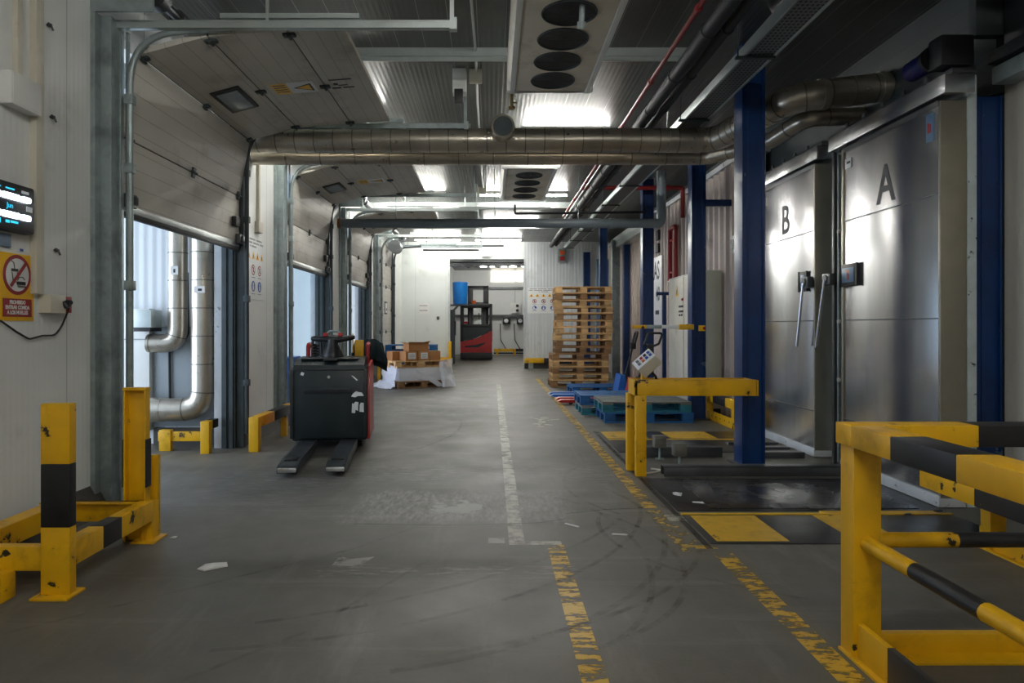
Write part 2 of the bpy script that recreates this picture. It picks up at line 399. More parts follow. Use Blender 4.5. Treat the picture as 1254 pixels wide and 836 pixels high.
def strip(pts, w, mi):
    ZD[0] += .00004; z = ZD[0]; pts = [V((x, y, z)) for x, y in pts]; L = []
    for i, p in enumerate(pts):
        d = (pts[min(i+1, len(pts)-1)] - pts[max(i-1, 0)]).normalized(); n = V((-d.y, d.x, 0))
        L.append((p + n*w/2, p - n*w/2))
    for a, b in zip(L, L[1:]): f.quad(a[0], a[1], b[1], b[0], mi=mi)
def arc(cx, cy, r, a0, a1, w, mi, ry=None, n=22):
    strip([(cx + r*math.cos(R(a0+(a1-a0)*k/n)), cy + (ry or r)*math.sin(R(a0+(a1-a0)*k/n))) for k in range(n+1)], w, mi)
# walking figure painted on the floor, almost worn away
for a, b, w in (((.56, 9.15), (.86, 9.0), .1), ((.66, 9.1), (.72, 9.55), .1), ((.72, 9.5), (.56, 9.8), .07), ((.7, 9.45), (.95, 9.6), .07), ((.62, 8.85), (.7, 9.1), .08)): strip([a, b], w, 3)
ellipse(.76, 9.72, .07, .12, 3)
arc(-.9, 4.6, 2.0, -75, 25, .035, 6, 2.1); arc(-.95, 4.5, 2.25, -70, 20, .03, 6, 1.9); arc(-1.6, 5.3, 2.7, -80, -8, .03, 6, 2.6)
arc(.1, 3.9, .95, -60, 55, .03, 6, 1.2); arc(.25, 4.0, .62, -75, 70, .03, 6, 1.3); arc(2.6, 4.4, 1.9, 165, 235, .03, 6, 1.4)
arc(-2.2, 6.0, 3.4, -70, -25, .03, 6, 3.2); arc(2.2, 5.6, 1.6, 150, 215, .028, 6, 1.5); arc(-3.4, 9, 3.0, -60, 10, .035, 6, 3.5)
strip([(-2.4, 2.6), (-1.6, 3.3), (-.8, 4.0), (-.3, 4.7)], .025, 6); strip([(-1.4, 2.2), (-.8, 2.9), (-.35, 3.8)], .025, 6)
strip([(-2.5, 5.0), (-1.5, 4.9), (-.5, 5.1)], .02, 6)
strip([(-.9, 4.5), (-.3, 4.47), (.3, 4.52), (.5, 4.62)], .012, 7); strip([(.52, 4.75), (.8, 4.85), (1.1, 4.9)], .012, 7)
struct('floor', f, [M['floor'], M['d_yellow'], M['d_yellow_faint'], M['d_white'], M['d_scrape'], M['d_pale'], M['d_tyre'], M['d_joint']], False)

# ------------------------------------------------------------------ shell
DOORS = [(5.0, 7.3), (9.0, 11.17), (12.75, 14.8), (16.4, 18.4)]
w = MB(); last = -6.0
for a, b in DOORS:
    w.box(-2.95, -2.8, last, a - .02, 0, 3.95); w.box(-2.95, -2.8, a - .02, b + .1, 3.42, 3.95); last = b + .1
w.box(-2.95, -2.8, last, 21.4, 0, 3.95)
struct('wall_left', w, M['panel'])
w = MB(); last = -6.0
for a, b in DOORS:
    w.prism([(-2.8, 0), (-2.685, 0), (-2.8, .19)], 'y', last, a - .01); last = b + .12
w.prism([(-2.8, 0), (-2.685, 0), (-2.8, .19)], 'y', last, 21.3)
struct('baseboard_left', w, M['plinth'])
w = MB(); w.box(-14, 6.2, -6, 34, 3.95, 4.1)
struct('ceiling', w, M['ceil'])
w = MB()
w.box(3.72, 3.86, -6, 4.95, 0, 3.95)
struct('wall_right', w, M['panel_r'])
w = MB(); w.box(3.66, 3.86, 4.95, 21.4, 3.0, 3.95); w.box(3.725, 3.86, 4.95, 9.0, 0, 3.0); w.box(3.5, 3.7, 5.2, 5.3, 0, 3.0)
struct('wall_right_upper', w, M['dark_panel'])
w = MB()
w.box(3.42, 3.50, 4.93, 8.95, 0, 3.12)
struct('wall_right_inner', w, M['frost'])
# corrugated wall, trapezoid profile
w = MB(); prof = []; y = 8.96
while y < 21.3:
    prof += [(3.43, y), (3.43, y+.13), (3.385, y+.16), (3.385, y+.22)]; y += .25
poly = prof + [(3.6, y), (3.6, 8.96)]
w.prism(poly, 'z', 0, 3.6)
struct('wall_right_far', w, M['panel_pink'], False)
w = MB(); w.box(3.36, 3.66, 8.96, 21.3, 3.6, 3.68); struct('trim_1', w, M['white_seal'])
w = MB()
w.box(-2.8, -1.32, 21.3, 21.45, 0, 3.95, mi=1)
w.box(1.02, 3.4, 21.3, 21.45, 0, 3.95); w.box(-1.32, 1.02, 21.3, 21.45, 3.41, 3.95, mi=1)
w.box(-1.36, -1.30, 21.27, 21.47, .0, 3.45, mi=2); w.box(1.0, 1.06, 21.27, 21.47, .0, 3.45, mi=2)
struct('wall_back', w, [M['panel_x'], M['panel_flat'], M['white_seal']])
w = MB(); w.box(1.3, 3.38, 21.22, 21.3, 0, .22); struct('baseboard_back', w, M['plinth'])
w = MB()
for yy in (6.55, 10.2, 14.6, 17.6):
    w.box(-2.8, 2.0, yy - .07, yy + .07, 3.87, 3.95); w.box(-2.8, 2.0, yy - .05, yy - .04, 3.83, 3.87)
struct('trim_2', w, M['galv_light'])
w = MB(); w.box(-3, 3.86, -6.15, -6, 0, 3.95); struct('wall_front', w, M['panel_x'])
# room beyond the partition
w = MB(); w.box(-1.95, -1.75, 21.45, 32, 0, 5.0); struct('wall_back_room_left', w, M['whitewall'])
w = MB(); w.box(-1.95, 6.2, 32, 32.2, 0, 3.95); struct('wall_back_room', w, M['whitewall'])
w = MB(); w.box(6.0, 6.2, 21.45, 32, 0, 3.95); struct('wall_back_room_right', w, M['whitewall'])
w = MB(); w.box(3.4, 6.2, 21.3, 21.45, 0, 3.95); struct('wall_back_side', w, M['whitewall'])
w = MB(); w.box(-.02, 1.06, 31.95, 32, 3.42, 4.2 - .27); w.box(1.16, 2.4, 31.95, 32, 3.42, 3.93)
struct('window_1', w, M['glassblock'])
w = MB(); w.box(-1.75, 6, 31.86, 32, 3.06, 3.16); w.box(-1.75, 6, 31.8, 32, 1.74, 1.86)
struct('trim_3', w, M['steel_dark'])
# dock vestibules behind the left wall
for k, (a, b) in enumerate(DOORS[:3]):
    w = MB()
    w.box(-5.4, -2.95, b + .3, b + .42, 0, 3.95); w.box(-5.4, -2.95, a - .62, a - .5, 0, 3.95)
    struct('wall_left_outer_' + 'abc'[k], w, M['panel_x'] if k == 0 else M['panel_flat'])
w = MB(); w.box(-3.02, -2.95, 15, 21.4, 0, 3.95); struct('wall_left_rear', w, M['panel'])

# ------------------------------------------------------------------ dock doors
def dock_door(k, label, closed=False, glass=True):
    y0, y1 = DOORS[k]; ym = (y0 + y1) / 2
    t = thing('sectional_dock_door', label, 'dock door', (-2.7, y0, 0), 'sectional dock doors along the white wall')
    m = MB()
    m.box(-2.8, -2.69, y0 - .17, y0, 0, 3.5, .006); m.box(-2.8, -2.765, y0 - .24, y0 - .17, 0, 3.5, .004); m.box(-2.69, -2.682, y0 - .06, y0 - .05, 0, 3.5)
    m.box(-2.672, -2.655, y0 - .015, y0 + .015, 0, 3.45)
    for z in (.4, 1.1, 1.8, 2.5, 3.1): m.disc((-2.69, y0 - .1, z), .012, (1, 0, 0), .012)
    m.build('frame_post', M['galv'], t)
    m = MB(); m.box(-2.89, -2.74, y1, y1 + .1, 0, 3.5, .006); m.box(-2.74, -2.66, y1 + .03, y1 + .1, 0, 3.5, .006)
    m.box(-2.86, -2.83, y1 - .02, y1, 0, 3.4); m.box(-2.80, -2.76, y1 - .025, y1, 0, 3.4)
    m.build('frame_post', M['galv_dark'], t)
    m = MB(); m.box(-2.972, -2.892, y1 + .01, y1 + .09, 0, 3.4, .004); m.build('jamb_strip', M['white_seal'], t)
    # tracks
    for j, yy in ((0, y0 - .035), (1, y1 + .035)):
        m = MB()
        pts = fillet([(-2.63, yy, .15), (-2.63, yy, 3.42), (-1.9, yy, 3.47)], .42, 10)
        m.path(pts, .024, 10)
        for z in (.7, 1.6, 2.45, 2.95): m.box(-2.66, -2.60, yy - .03, yy + .03, z - .035, z + .035, .004)
        m.build('curved_track', M['galv'] if j == 0 else M['galv_dark'], t)  # far track is the same galvanised steel, its shade put into a darker colour
        yr = yy - .06 if j == 0 else yy + .05
        m = MB(); m.box(-2.8, -.26, yr - .003, yr + .003, 3.445, 3.50); m.box(-2.8, -.26, yr - .008, yr + .04, 3.492, 3.50); m.box(-2.8, -.26, yr - .008, yr + .04, 3.445, 3.453)
        m.box(-1.95, -.95, yr - .008, yr + .02, 3.515, 3.55)
        m.box(-.30, -.27, yr - .01, yr + .02, 3.45, 3.95); m.box(-1.62, -1.60, yr - .01, yr + .02, 3.5, 3.95)
        m.box(-.30, -.25, yr - .012, yr + .045, 3.435, 3.52)
        m.build('horizontal_rail', M['galv_light'] if j == 0 else M['galv'], t)
    m = MB(); m.tube((-2.42, y0 - .22, 3.68), (-2.42, y1 + .12, 3.68), .035); m.tube((-2.42, y0 - .12, 3.68), (-2.42, y0 - .02, 3.68), .095)
    m.tube((-2.42, y0 + .25, 3.68), (-2.42, y0 + 1.0, 3.68), .06); m.tube((-2.42, y1, 3.68), (-2.42, y1 + .1, 3.68), .095)
    m.build('spring_shaft', M['steel_dark'], t)
    for yy in (y0 - .24, y1 + .11):
        m = MB(); m.box(-2.8, -2.36, yy, yy + .02, 3.5, 3.8); m.build('shaft_bracket', M['galv'], t)
    if closed: prof = [(-2.70, .03), (-2.70, .6), (-2.70, 1.17), (-2.70, 1.74), (-2.70, 2.31), (-2.70, 2.88), (-2.68, 3.4)]
    else: prof = [(-2.70, 2.15), (-2.695, 2.69), (-2.585, 3.29), (-2.08, 3.425), (-1.50, 3.47), (-1.08, 3.50)]
    for i, (p, q) in enumerate(zip(prof, prof[1:])):
        d = V((q[0]-p[0], 0, q[1]-p[1])); L = d.length; ang = -math.atan2(d.z, d.x)
        e = bpy.data.meshes.new('p'); mb = MB()
        # local x along the section, y across, z towards the back of the door
        mb.box(.005, L - .005, .0, y1 - y0, .0, .042, .003); mb.box(-.012, .012, .01, y1 - y0 - .01, .014, .03, 0, 1 if i else 0)  # strip added behind the joint to stop light leaking between sections
        o = mb.build('door_section', [M['doorpanel'], M['galv_dark']])
        o.parent = t; o.location = (p[0] + 2.7, 0, p[1]); o.rotation_euler = (0, ang, 0)
        # flip so thickness lies outside
        if False: pass
        class FM(MB):            # fittings sit on the room side of the section
            def build(self, *a, **k):
                for v in self.bm.verts: v.co.z *= -1
                return MB.build(self, *a, **k)
        W = y1 - y0
        if i > 0:
            for yy in (.06, W/2, W - .06):
                hm = FM(); hm.box(-.045, .045, yy - .028, yy + .028, .0, .02, .003); hm.tube((0, yy - .035, .024), (0, yy + .035, .024), .012, 8)
                hm.build('hinge', M['galv_dark'], o)
        if not closed and i == 0:
            hm = FM(); hm.box(-.04, .0, 0, W, -.04, .004, .004); hm.build('bottom_seal', M['rubber'], o)
            hm = FM(); hm.box(.0, .05, 0, W, -.044, .004, .001); hm.build('bottom_profile', M['galv_light'], o)
            for a in (.0, W - .11):
                hm = FM(); hm.box(.03, .13, a, a + .11, .0, .05, .006); hm.box(.05, .11, a + .03, a + .08, .05, .075, .006); hm.build('corner_bracket', M['steel_dark'], o)
            hm = FM(); hm.box(.2, .30, W - .22, W - .1, .0, .05, .008); hm.build('lock_handle', M['black'], o)
        if not closed and i == 2:
            hm = FM(); hm.box(.14, .40, W*.40, W*.63, 0, .016, .006); g = hm.build('window_frame', M['black'], o)
            hm = FM(); hm.box(.175, .365, W*.425, W*.605, .014, .02, .002); hm.build('window_pane', M['visor'], g)
        if not closed and i == 3:
            hm = FM(); hm.box(.12, .50, W*.44, W*.55, .0, .004)
            hm.box(.12, .26, W*.44, W*.55, .004, .0055, mi=1)
            for q_ in range(4): hm.box(.135, .245, W*(.455+.022*q_), W*(.462+.022*q_), .0055, .006, mi=2)
            hm.prism([(.30, W*.495), (.47, W*.455), (.47, W*.535)], 'z', .004, .0055, 2)
            hm.prism([(.33, W*.495), (.455, W*.466), (.455, W*.524)], 'z', .0055, .007, 1)
            s_ = hm.build('warning_sticker', [M['sign_white'], M['sign_yellow'], M['ink']], o); s_['label'] = 'yellow and white warning sticker'
        if not closed and i == 4 and k == 0:
            hm = FM()
            hm.box(.06, .26, W*.44, W*.449, 0, .003); hm.box(.08, .12, W*.48, W*.5, 0, .003); hm.box(.05, .13, W*.525, W*.537, 0, .003); hm.box(.15, .25, W*.525, W*.535, 0, .003); hm.box(.12, .2, W*.50, W*.507, 0, .003)
            hm.build('black_mark', M['ink'], o)
        if closed and i == 3:
            hm = FM(); hm.box(-.12, .2, W*.4, W*.6, 0, .012, .004); g = hm.build('window_frame', M['black'], o)
            hm = FM(); hm.box(-.08, .16, W*.43, W*.57, .011, .015); hm.build('window_pane', M['sign_white'], g)
    return t
DD = [dock_door(0, 'half open sectional dock door with silver ducts showing beneath it'),
      dock_door(1, 'half open sectional dock door behind the black pallet truck, past the safety notice'),
      dock_door(2, 'half open sectional dock door beside the small red alarm lamp'),
      dock_door(3, 'closed white sectional dock door in the corner by the pale back partition', True)]

# ------------------------------------------------------------------ left wall fittings
XL, YD = (0, 1, 0), (0, 0, 1)     # lettering directions on the left wall (faces +x)
t = thing('digital_display', 'black digital display with glowing white and cyan digits on the white wall', 'display', (-2.8, 3.9, 1.84))
m = MB(); m.box(-2.80, -2.73, 3.52, 4.085, 1.845, 2.125, .02); m.build('casing', M['black'], t)
m = MB(); m.box(-2.731, -2.727, 3.54, 4.065, 1.865, 2.105, .001); m.build('screen', M['screen'], t)
m = MB()
for z, yy in ((2.04, 0), (1.935, .0)):
    m.box(-2.727, -2.722, 3.6, 3.785, z-.017, z+.017, .008); m.box(-2.727, -2.722, 3.8, 3.935, z-.017, z+.017, .008); m.box(-2.727, -2.722, 3.945, 4.025, z-.017, z+.015, .012)
m.build('lit_digits', M['led_white'], t)
m = MB()
textmb(m, 'Jun', .042, 0, (-2.726, 3.865, 1.987), XL, YD)
for a, b, z, h in ((3.58, 3.79, 2.083, .004), (3.83, 3.9, 2.083, .004), (3.59, 3.79, 1.893, .014), (3.83, 3.86, 1.895, .008), (3.87, 3.93, 1.897, .006)): m.box(-2.727, -2.7245, a, b, z-h, z+h)
m.build('lit_lettering', M['led_cyan'], t)
m = MB(); m.box(-2.727, -2.7245, 3.96, 4.02, 2.075, 2.09); m.build('white_label', M['sign_white'], t)
m = MB(); m.box(-2.727, -2.7245, 4, 4.05, 1.975, 2.005); m.build('white_label', M['sign_white'], t)
m = MB(); m.box(-2.80, -2.785, 3.55, 3.96, 1.76, 1.835, .003); tag(m.build('cable_cover', M['bluepvc']), 'blue grey strip on the wall just under the digital display', 'cover')

t = thing('prohibition_sign', 'yellow sign with crossed out drink and burger forbidding food at the docks', 'sign', (-2.8, 4.0, 1.33))
m = MB(); m.box(-2.802, -2.794, 3.875, 4.165, 1.335, 1.73, .002)
m.box(-2.794, -2.7925, 3.90, 4.145, 1.358, 1.465, mi=1)
cy, cz = 4.02, 1.605
m.disc((-2.793, cy, cz), .118, (1, 0, 0), .002, 40, 1); m.disc((-2.7915, cy, cz), .097, (1, 0, 0), .002, 40, 2)
def wl(pts, w, mi, x=-2.7885):   # thin drawn line on the left-wall signs
    for a, b in zip(pts, pts[1:]): m.bar((x, a[0], a[1]), (x, b[0], b[1]), .002, w, 0, mi, up=(1, 0, 0)) if False else m.bar((x, a[0], a[1]), (x, b[0], b[1]), w, .002, 0, mi, up=(1, 0, 0))
wl([(3.965, 1.685), (3.985, 1.675), (3.992, 1.64)], .004, 3); wl([(3.965, 1.632), (4.02, 1.632)], .016, 3)
wl([(3.97, 1.62), (3.98, 1.565), (4.01, 1.562)], .004, 3); wl([(4.018, 1.62), (4.012, 1.6)], .004, 3)
wl([(4.01, 1.557), (4.085, 1.557)], .02, 3)
wl([(4.015, 1.572), (4.03, 1.592), (4.06, 1.594), (4.08, 1.578)], .004, 3); wl([(4.012, 1.54), (4.085, 1.54), (4.085, 1.533), (4.02, 1.533)], .004, 3)
wl([(3.958, 1.537), (4.082, 1.673)], .02, 1, -2.7865)
for s_, z in (('PROHIBIDO', 1.443), ('ENTRAR COMIDA', 1.413), ('A LOS MUELLES', 1.383)): textmb(m, s_, .031, 2, (-2.7915, 4.022, z), XL, YD, .0012, .82)
m.build('sign_board', [M['sign_yellow'], M['sign_red'], M['sign_white'], M['ink']], t)
m = MB(); m.box(-2.803, -2.799, 4.03, 4.1, 1.74, 1.79); m.box(-2.799, -2.798, 4.05, 4.08, 1.748, 1.764, mi=1); tag(m.build('small_label', [M['sign_white'], M['sign_blue']]), 'small white and blue sticker above the yellow sign', 'label')

t = thing('power_socket', 'cream wall socket box with red outlet and black plug', 'socket', (-2.8, 4.295, 1.38))
m = MB(); m.box(-2.8, -2.72, 4.215, 4.365, 1.385, 1.5, .006); m.build('casing', M['cream'], t)
m = MB(); m.box(-2.8, -2.735, 4.365, 4.45, 1.39, 1.495, .006); m.build('red_outlet', M['sign_red'], t)
m = MB(); m.tube((-2.735, 4.385, 1.455), (-2.69, 4.365, 1.455), .02, 12, r2=.015); m.tube((-2.72, 4.345, 1.46), (-2.70, 4.345, 1.42), .016); m.build('plug', M['black'], t)
m = MB(); m.path(fillet([(-2.695, 4.37, 1.45), (-2.74, 4.415, 1.40), (-2.775, 4.405, 1.30), (-2.78, 4.345, 1.245), (-2.78, 4.225, 1.245), (-2.78, 4.105, 1.225), (-2.78, 3.995, 1.27), (-2.78, 3.875, 1.33), (-2.78, 3.745, 1.36), (-2.775, 3.445, 1.4)], .08, 5), .006, 8)
m.build('power_cable', M['black'], t)
m = MB(); m.box(-2.803, -2.797, 4.425, 4.475, 1.385, 1.425); tag(m.build('paper_label', M['paper']), 'tiny white paper label beside the red socket outlet', 'label')
m = MB(); m.box(-2.8, -2.755, 4.135, 4.205, 1.5, 3.94, .003); tag(m.build('cable_trunking', M['cream']), 'tall cream cable trunking running down the wall to the socket box', 'trunking')
m = MB(); m.box(-2.8, -2.765, 3.985, 4.03, 2.765, 3.94, .003); tag(m.build('cable_trunking', M['cream']), 'narrow cream trunking ending at the white box above the display', 'trunking')
m = MB(); m.box(-2.8, -2.72, 3.87, 4.13, 2.57, 2.76, .008); m.box(-2.722, -2.717, 3.88, 4.12, 2.58, 2.75, .002); tag(m.build('junction_box', M['white']), 'flat white box high on the wall at the end of the trunking', 'box')
for i, (yy, z, lb) in enumerate(((4.30, 3.2, 'small metal bolt high on the white wall beside the trunking'), (4.33, 2.63, 'small metal bolt on the white wall level with the flat white box'), (4.37, 1.79, 'small metal bolt on the white wall above the socket box'))):
    m = MB(); m.tube((-2.805, yy, z), (-2.77, yy, z), .008, 8); m.tube((-2.79, yy, z), (-2.783, yy, z), .016, 6); m.tube((-2.775, yy, z), (-2.77, yy + .015, z - .03), .006, 6)
    tag(m.build('wall_bolt', M['steel_dark']), lb, 'bolt', 'bolts on the white wall')

def safety_notice(name, label, O, U, W, H):
    """white notice; O lower corner, U horizontal direction, z up, faces the room"""
    U = V(U); N = U.cross(V((0, 0, 1))); O = V(O)
    t = thing(name, label, 'notice', tuple(O)); m = MB()
    def P(u, v, n=0): return O + U*u*W + V((0, 0, v*H)) + N*n
    def pl(u0, u1, v0, v1, n, mi): m.quad(P(u0, v0, n), P(u1, v0, n), P(u1, v1, n), P(u0, v1, n), mi=mi)
    M_ = [P(0, 0), P(1, 0), P(1, 1), P(0, 1)]
    for n0 in (0,):
        A = [m.bm.verts.new(p) for p in M_]; B = [m.bm.verts.new(p + N*.006) for p in M_]
        m.bm.faces.new(A[::-1]); m.bm.faces.new(B)
        for k in range(4): m.bm.faces.new((A[k], A[(k+1) % 4], B[(k+1) % 4], B[k]))
    for r_, (v0, n_) in enumerate(((.95, 26), (.895, 28), (.84, 9))):     # lines of small print too fine to read
        for k in range(n_):
            uu = .5 + (k - n_/2) * .033
            if (k*7 + r_*3) % 9 == 4: continue
            pl(uu, uu + .022, v0 - .013, v0 + .013, .0065, 1)
    for k in range(5):
        cu = .12 + k*.19
        tri = [P(cu-.07, .64, .0068), P(cu+.07, .64, .0068), P(cu, .77, .0068)]
        fv = m.bm.faces.new([m.bm.verts.new(p) for p in tri]); fv.material_index = 2
        pl(cu-.014, cu+.014, .655, .71, .0074, 1)
    for k in range(3):
        cu = .22 + k*.28
        for rr, n, mi in ((.095, .0068, 3), (.070, .0074, 0)):
            fv = m.bm.faces.new([m.bm.verts.new(P(cu, .47, n) + U*math.cos(a)*rr*H*.9 + V((0, 0, math.sin(a)*rr*H*.9))) for a in (2*math.pi*j/24 for j in range(24))]); fv.material_index = mi
        pl(cu-.02, cu+.02, .43, .51, .008, 1)
        c0 = P(cu, .47, .0086); d = (U + V((0, 0, -1))).normalized(); e = (U + V((0, 0, 1))).normalized(); L = .075*H
        m.quad(c0 - d*L - e*.007, c0 + d*L - e*.007, c0 + d*L + e*.007, c0 - d*L + e*.007, mi=3)
        fv = m.bm.faces.new([m.bm.verts.new(P(cu, .21, .0068) + U*math.cos(a)*.095*H*.9 + V((0, 0, math.sin(a)*.095*H*.9))) for a in (2*math.pi*j/24 for j in range(24))]); fv.material_index = 4
        if k == 0: pl(cu-.05, cu, .16, .26, .0074, 0); pl(cu-.05, cu+.06, .15, .19, .0074, 0)
        else: pl(cu-.025, cu+.025, .15, .22, .0074, 0); pl(cu-.018, cu+.018, .225, .265, .0074, 0)
        pl(cu-.08, cu+.08, .085, .095, .0068, 5); pl(cu-.08, cu+.08, .345, .355, .0068, 5)
    m.build('notice_board', [M['sign_white'], M['ink'], M['sign_yellow'], M['sign_red'], M['sign_blue'], M['greyink']], t, False)
    return t
safety_notice('safety_sign', 'white safety notice with coloured pictograms on the wall between two dock doors', (-2.799, 7.62, 1.62), (0, 1, 0), .76, .74)
safety_notice('safety_sign', 'white safety notice on the ribbed partition, partly behind the tall pallet stack', (1.12, 21.295, 1.72), (1, 0, 0), 1.0, .80)
m = MB(); m.box(-2.8, -2.765, 8.12, 8.17, 2.55, 3.94, .003); m.box(-2.8, -2.75, 8.07, 8.22, 2.42, 2.55, .004); tag(m.build('cable_trunking', M['cream']), 'cream trunking and switch above the safety notice between dock doors', 'trunking')
m = MB(); m.box(-2.8, -2.74, 11.7, 11.85, 1.2, 1.4, .006); tag(m.build('switch_box', M['cream']), 'cream switch box low on the wall pier before the third dock door', 'switch')
t = thing('alarm_lamp', 'small red alarm lamp high on the wall pier past the third dock door', 'lamp', (-2.78, 15.15, 3.0))
m = MB(); m.box(-2.8, -2.72, 15.05, 15.25, 2.9, 3.0, .006); m.build('base', M['cream'], t)
m = MB(); m.path([(-2.74, 15.15, 3.0), (-2.74, 15.15, 3.1), (-2.74, 15.15, 3.16), (-2.74, 15.15, 3.18)], [.08, .075, .05, .01], 14); m.build('red_dome', M['red'], t)

# ------------------------------------------------------------------ dock vestibule seen under the first door
def duct_path(mb, pts, r, seg=24, rings=.3):
    mb.path(pts, r, seg)
    acc = 0; 
    for a, b in zip(pts, pts[1:]):
        a, b = V(a), V(b); L = (b-a).length; d = (b-a).normalized()
        x = rings - acc
        while x < L:
            c = a + d*x; mb.path([c - d*.006, c + d*.006], r + .003, seg, 1); x += rings
        acc = (acc + L) % rings
t = thing('ventilation_duct', 'slim vertical spiral duct with elbow, seen under the first dock door', 'duct', (-3.41, 7.42, 0))
m = MB(); duct_path(m, fillet([(-3.41, 7.42, 3.9), (-3.41, 7.42, 1.12), (-3.72, 7.40, 1.12)], .2, 6), .1); m.build('duct_pipe', [M['duct'], M['duct_seam']], t)
m = MB(); m.box(-3.44, -3.36, 7.315, 7.32, 1.86, 1.95); m.box(-3.41, -3.39, 7.312, 7.316, 1.88, 1.92, mi=1); m.build('sticker', [M['paper'], M['ink']], t)
t = thing('ventilation_duct', 'wide vertical spiral duct bending to the side near the floor, under the first dock door', 'duct', (-3.11, 7.36, 0))
m = MB(); duct_path(m, fillet([(-3.11, 7.36, 3.9), (-3.11, 7.36, .41), (-3.55, 7.34, .41)], .25, 6), .122); m.path([(-3.53, 7.34, .41), (-3.62, 7.34, .41), (-3.9, 7.34, .40)], [.125, .13, .145], 24); m.build('duct_pipe', [M['duct'], M['duct_seam']], t)
m = MB(); m.box(-3.15, -3.04, 7.231, 7.236, 1.66, 1.73); m.box(-3.11, -3.07, 7.228, 7.232, 1.68, 1.705, mi=1); m.build('sticker', [M['paper'], M['ink']], t)
m = MB(); m.box(-3.74, -3.0, 7.56, 7.597, .2, 1.3, .005); m.box(-3.74, -3.0, 7.55, 7.597, .0, .18, mi=1); tag(m.build('lining_panel', [M['greywall'], M['plinth']]), 'grey lining panel low on the vestibule wall behind the ducts', 'panel')
m = MB(); m.box(-4.5, -3.76, 7.5, 7.597, .16, 1.5, .006); m.box(-4.5, -3.76, 7.49, 7.5, 1.16, 1.166, mi=1); tag(m.build('lining_panel', [M['white'], M['greyink']]), 'white lining panel low on the vestibule wall beside the grey one', 'panel')
t = thing('heater_box', 'silver grey box bracketed on the vestibule wall above the duct elbow', 'box', (-3.7, 7.4, 1.3))
m = MB(); m.box(-3.86, -3.60, 7.22, 7.46, 1.29, 1.48, .01); m.build('casing', M['galv_light'], t)
m = MB(); m.box(-3.84, -3.62, 7.24, 7.49, 1.25, 1.29, .004); m.build('bracket', M['black'], t)
m = MB(); m.path(fillet([(-3.36, 7.54, 1.9), (-3.35, 7.54, 1.2), (-3.56, 7.54, 1.05), (-3.55, 7.54, .3)], .1, 5), .014, 8); tag(m.build('hose', M['rubber']), 'black hose hanging on the vestibule wall between the ducts', 'hose')

# ------------------------------------------------------------------ hazard striped barriers
YB = [M['yellow'], M['blackpaint']]
def banded(mb, axis, cuts, b):
    """box b=(x0,x1,y0,y1,z0,z1) cut along axis at the given values, alternately yellow and black"""
    i = 'xyz'.index(axis)
    for k, (a, c) in enumerate(zip(cuts, cuts[1:])):
        q = list(b); q[2*i], q[2*i+1] = a, c; mb.box(*q, bv=.005, mi=k % 2)

t = thing('guard_barrier', 'low yellow and black barrier with two upright posts by the first dock door', 'barrier', (-2.1, 3.3, 0))
m = MB(); banded(m, 'z', [.012, .335, .64, .93], (-2.168, -2.028, 3.28, 3.335, 0, 0)); m.build('post', YB, t)
m = MB(); m.box(-2.19, -2.01, 3.23, 3.38, 0, .012, .002); m.build('foot_plate', M['yellow'], t)
m = MB()   # rear upright is an open channel facing the camera
m.box(-2.225, -2.212, 4.12, 4.175, .0, .93, .003); m.box(-2.225, -2.09, 4.16, 4.175, 0, .93, .003); m.box(-2.10, -2.088, 4.12, 4.175, 0, .93, .003)
m.box(-2.228, -2.085, 4.115, 4.178, .915, .932, .003); m.box(-2.09, -2.082, 4.118, 4.177, .33, .62, mi=1); m.box(-2.23, -2.223, 4.118, 4.177, .33, .62, mi=1)
m.build('channel_post', YB, t)
m = MB(); m.box(-2.12, -2.055, 4.13, 4.22, .0, .235, .004); m.box(-2.16, -2.02, 4.08, 4.26, 0, .012, .002); m.build('foot_plate', M['yellow'], t)
m = MB(); m.box(-2.15, -2.085, 4.26, 4.30, .0, .50, .004); m.build('post', YB, t)
m = MB(); banded(m, 'y', [3.335, 3.60, 3.78, 4.13], (-2.125, -2.045, 0, 0, .13, .25)); m.build('rail', YB, t)
m = MB(); m.box(-2.75, -2.168, 3.29, 3.35, .125, .24, .004); m.build('rail', YB, t)
m = MB(); m.box(-2.70, -2.12, 4.10, 4.13, .13, .25, .003); m.box(-2.70, -2.12, 4.07, 4.13, .24, .25, .002); m.build('rail', YB, t)
m = MB(); m.bar((-2.62, 3.40, .24), (-2.62, 4.1, .24), .1, .012); m.box(-2.58, -2.565, 3.39, 4.1, .13, .245); m.build('rail', YB, t)
m = MB(); m.box(-2.75, -2.25, 3.55, 3.62, .03, .12, .004); m.box(-2.75, -2.36, 3.18, 3.26, .015, .13, .004); m.box(-2.36, -2.3, 3.2, 3.3, .0, .13, .004); m.build('rail', YB, t)

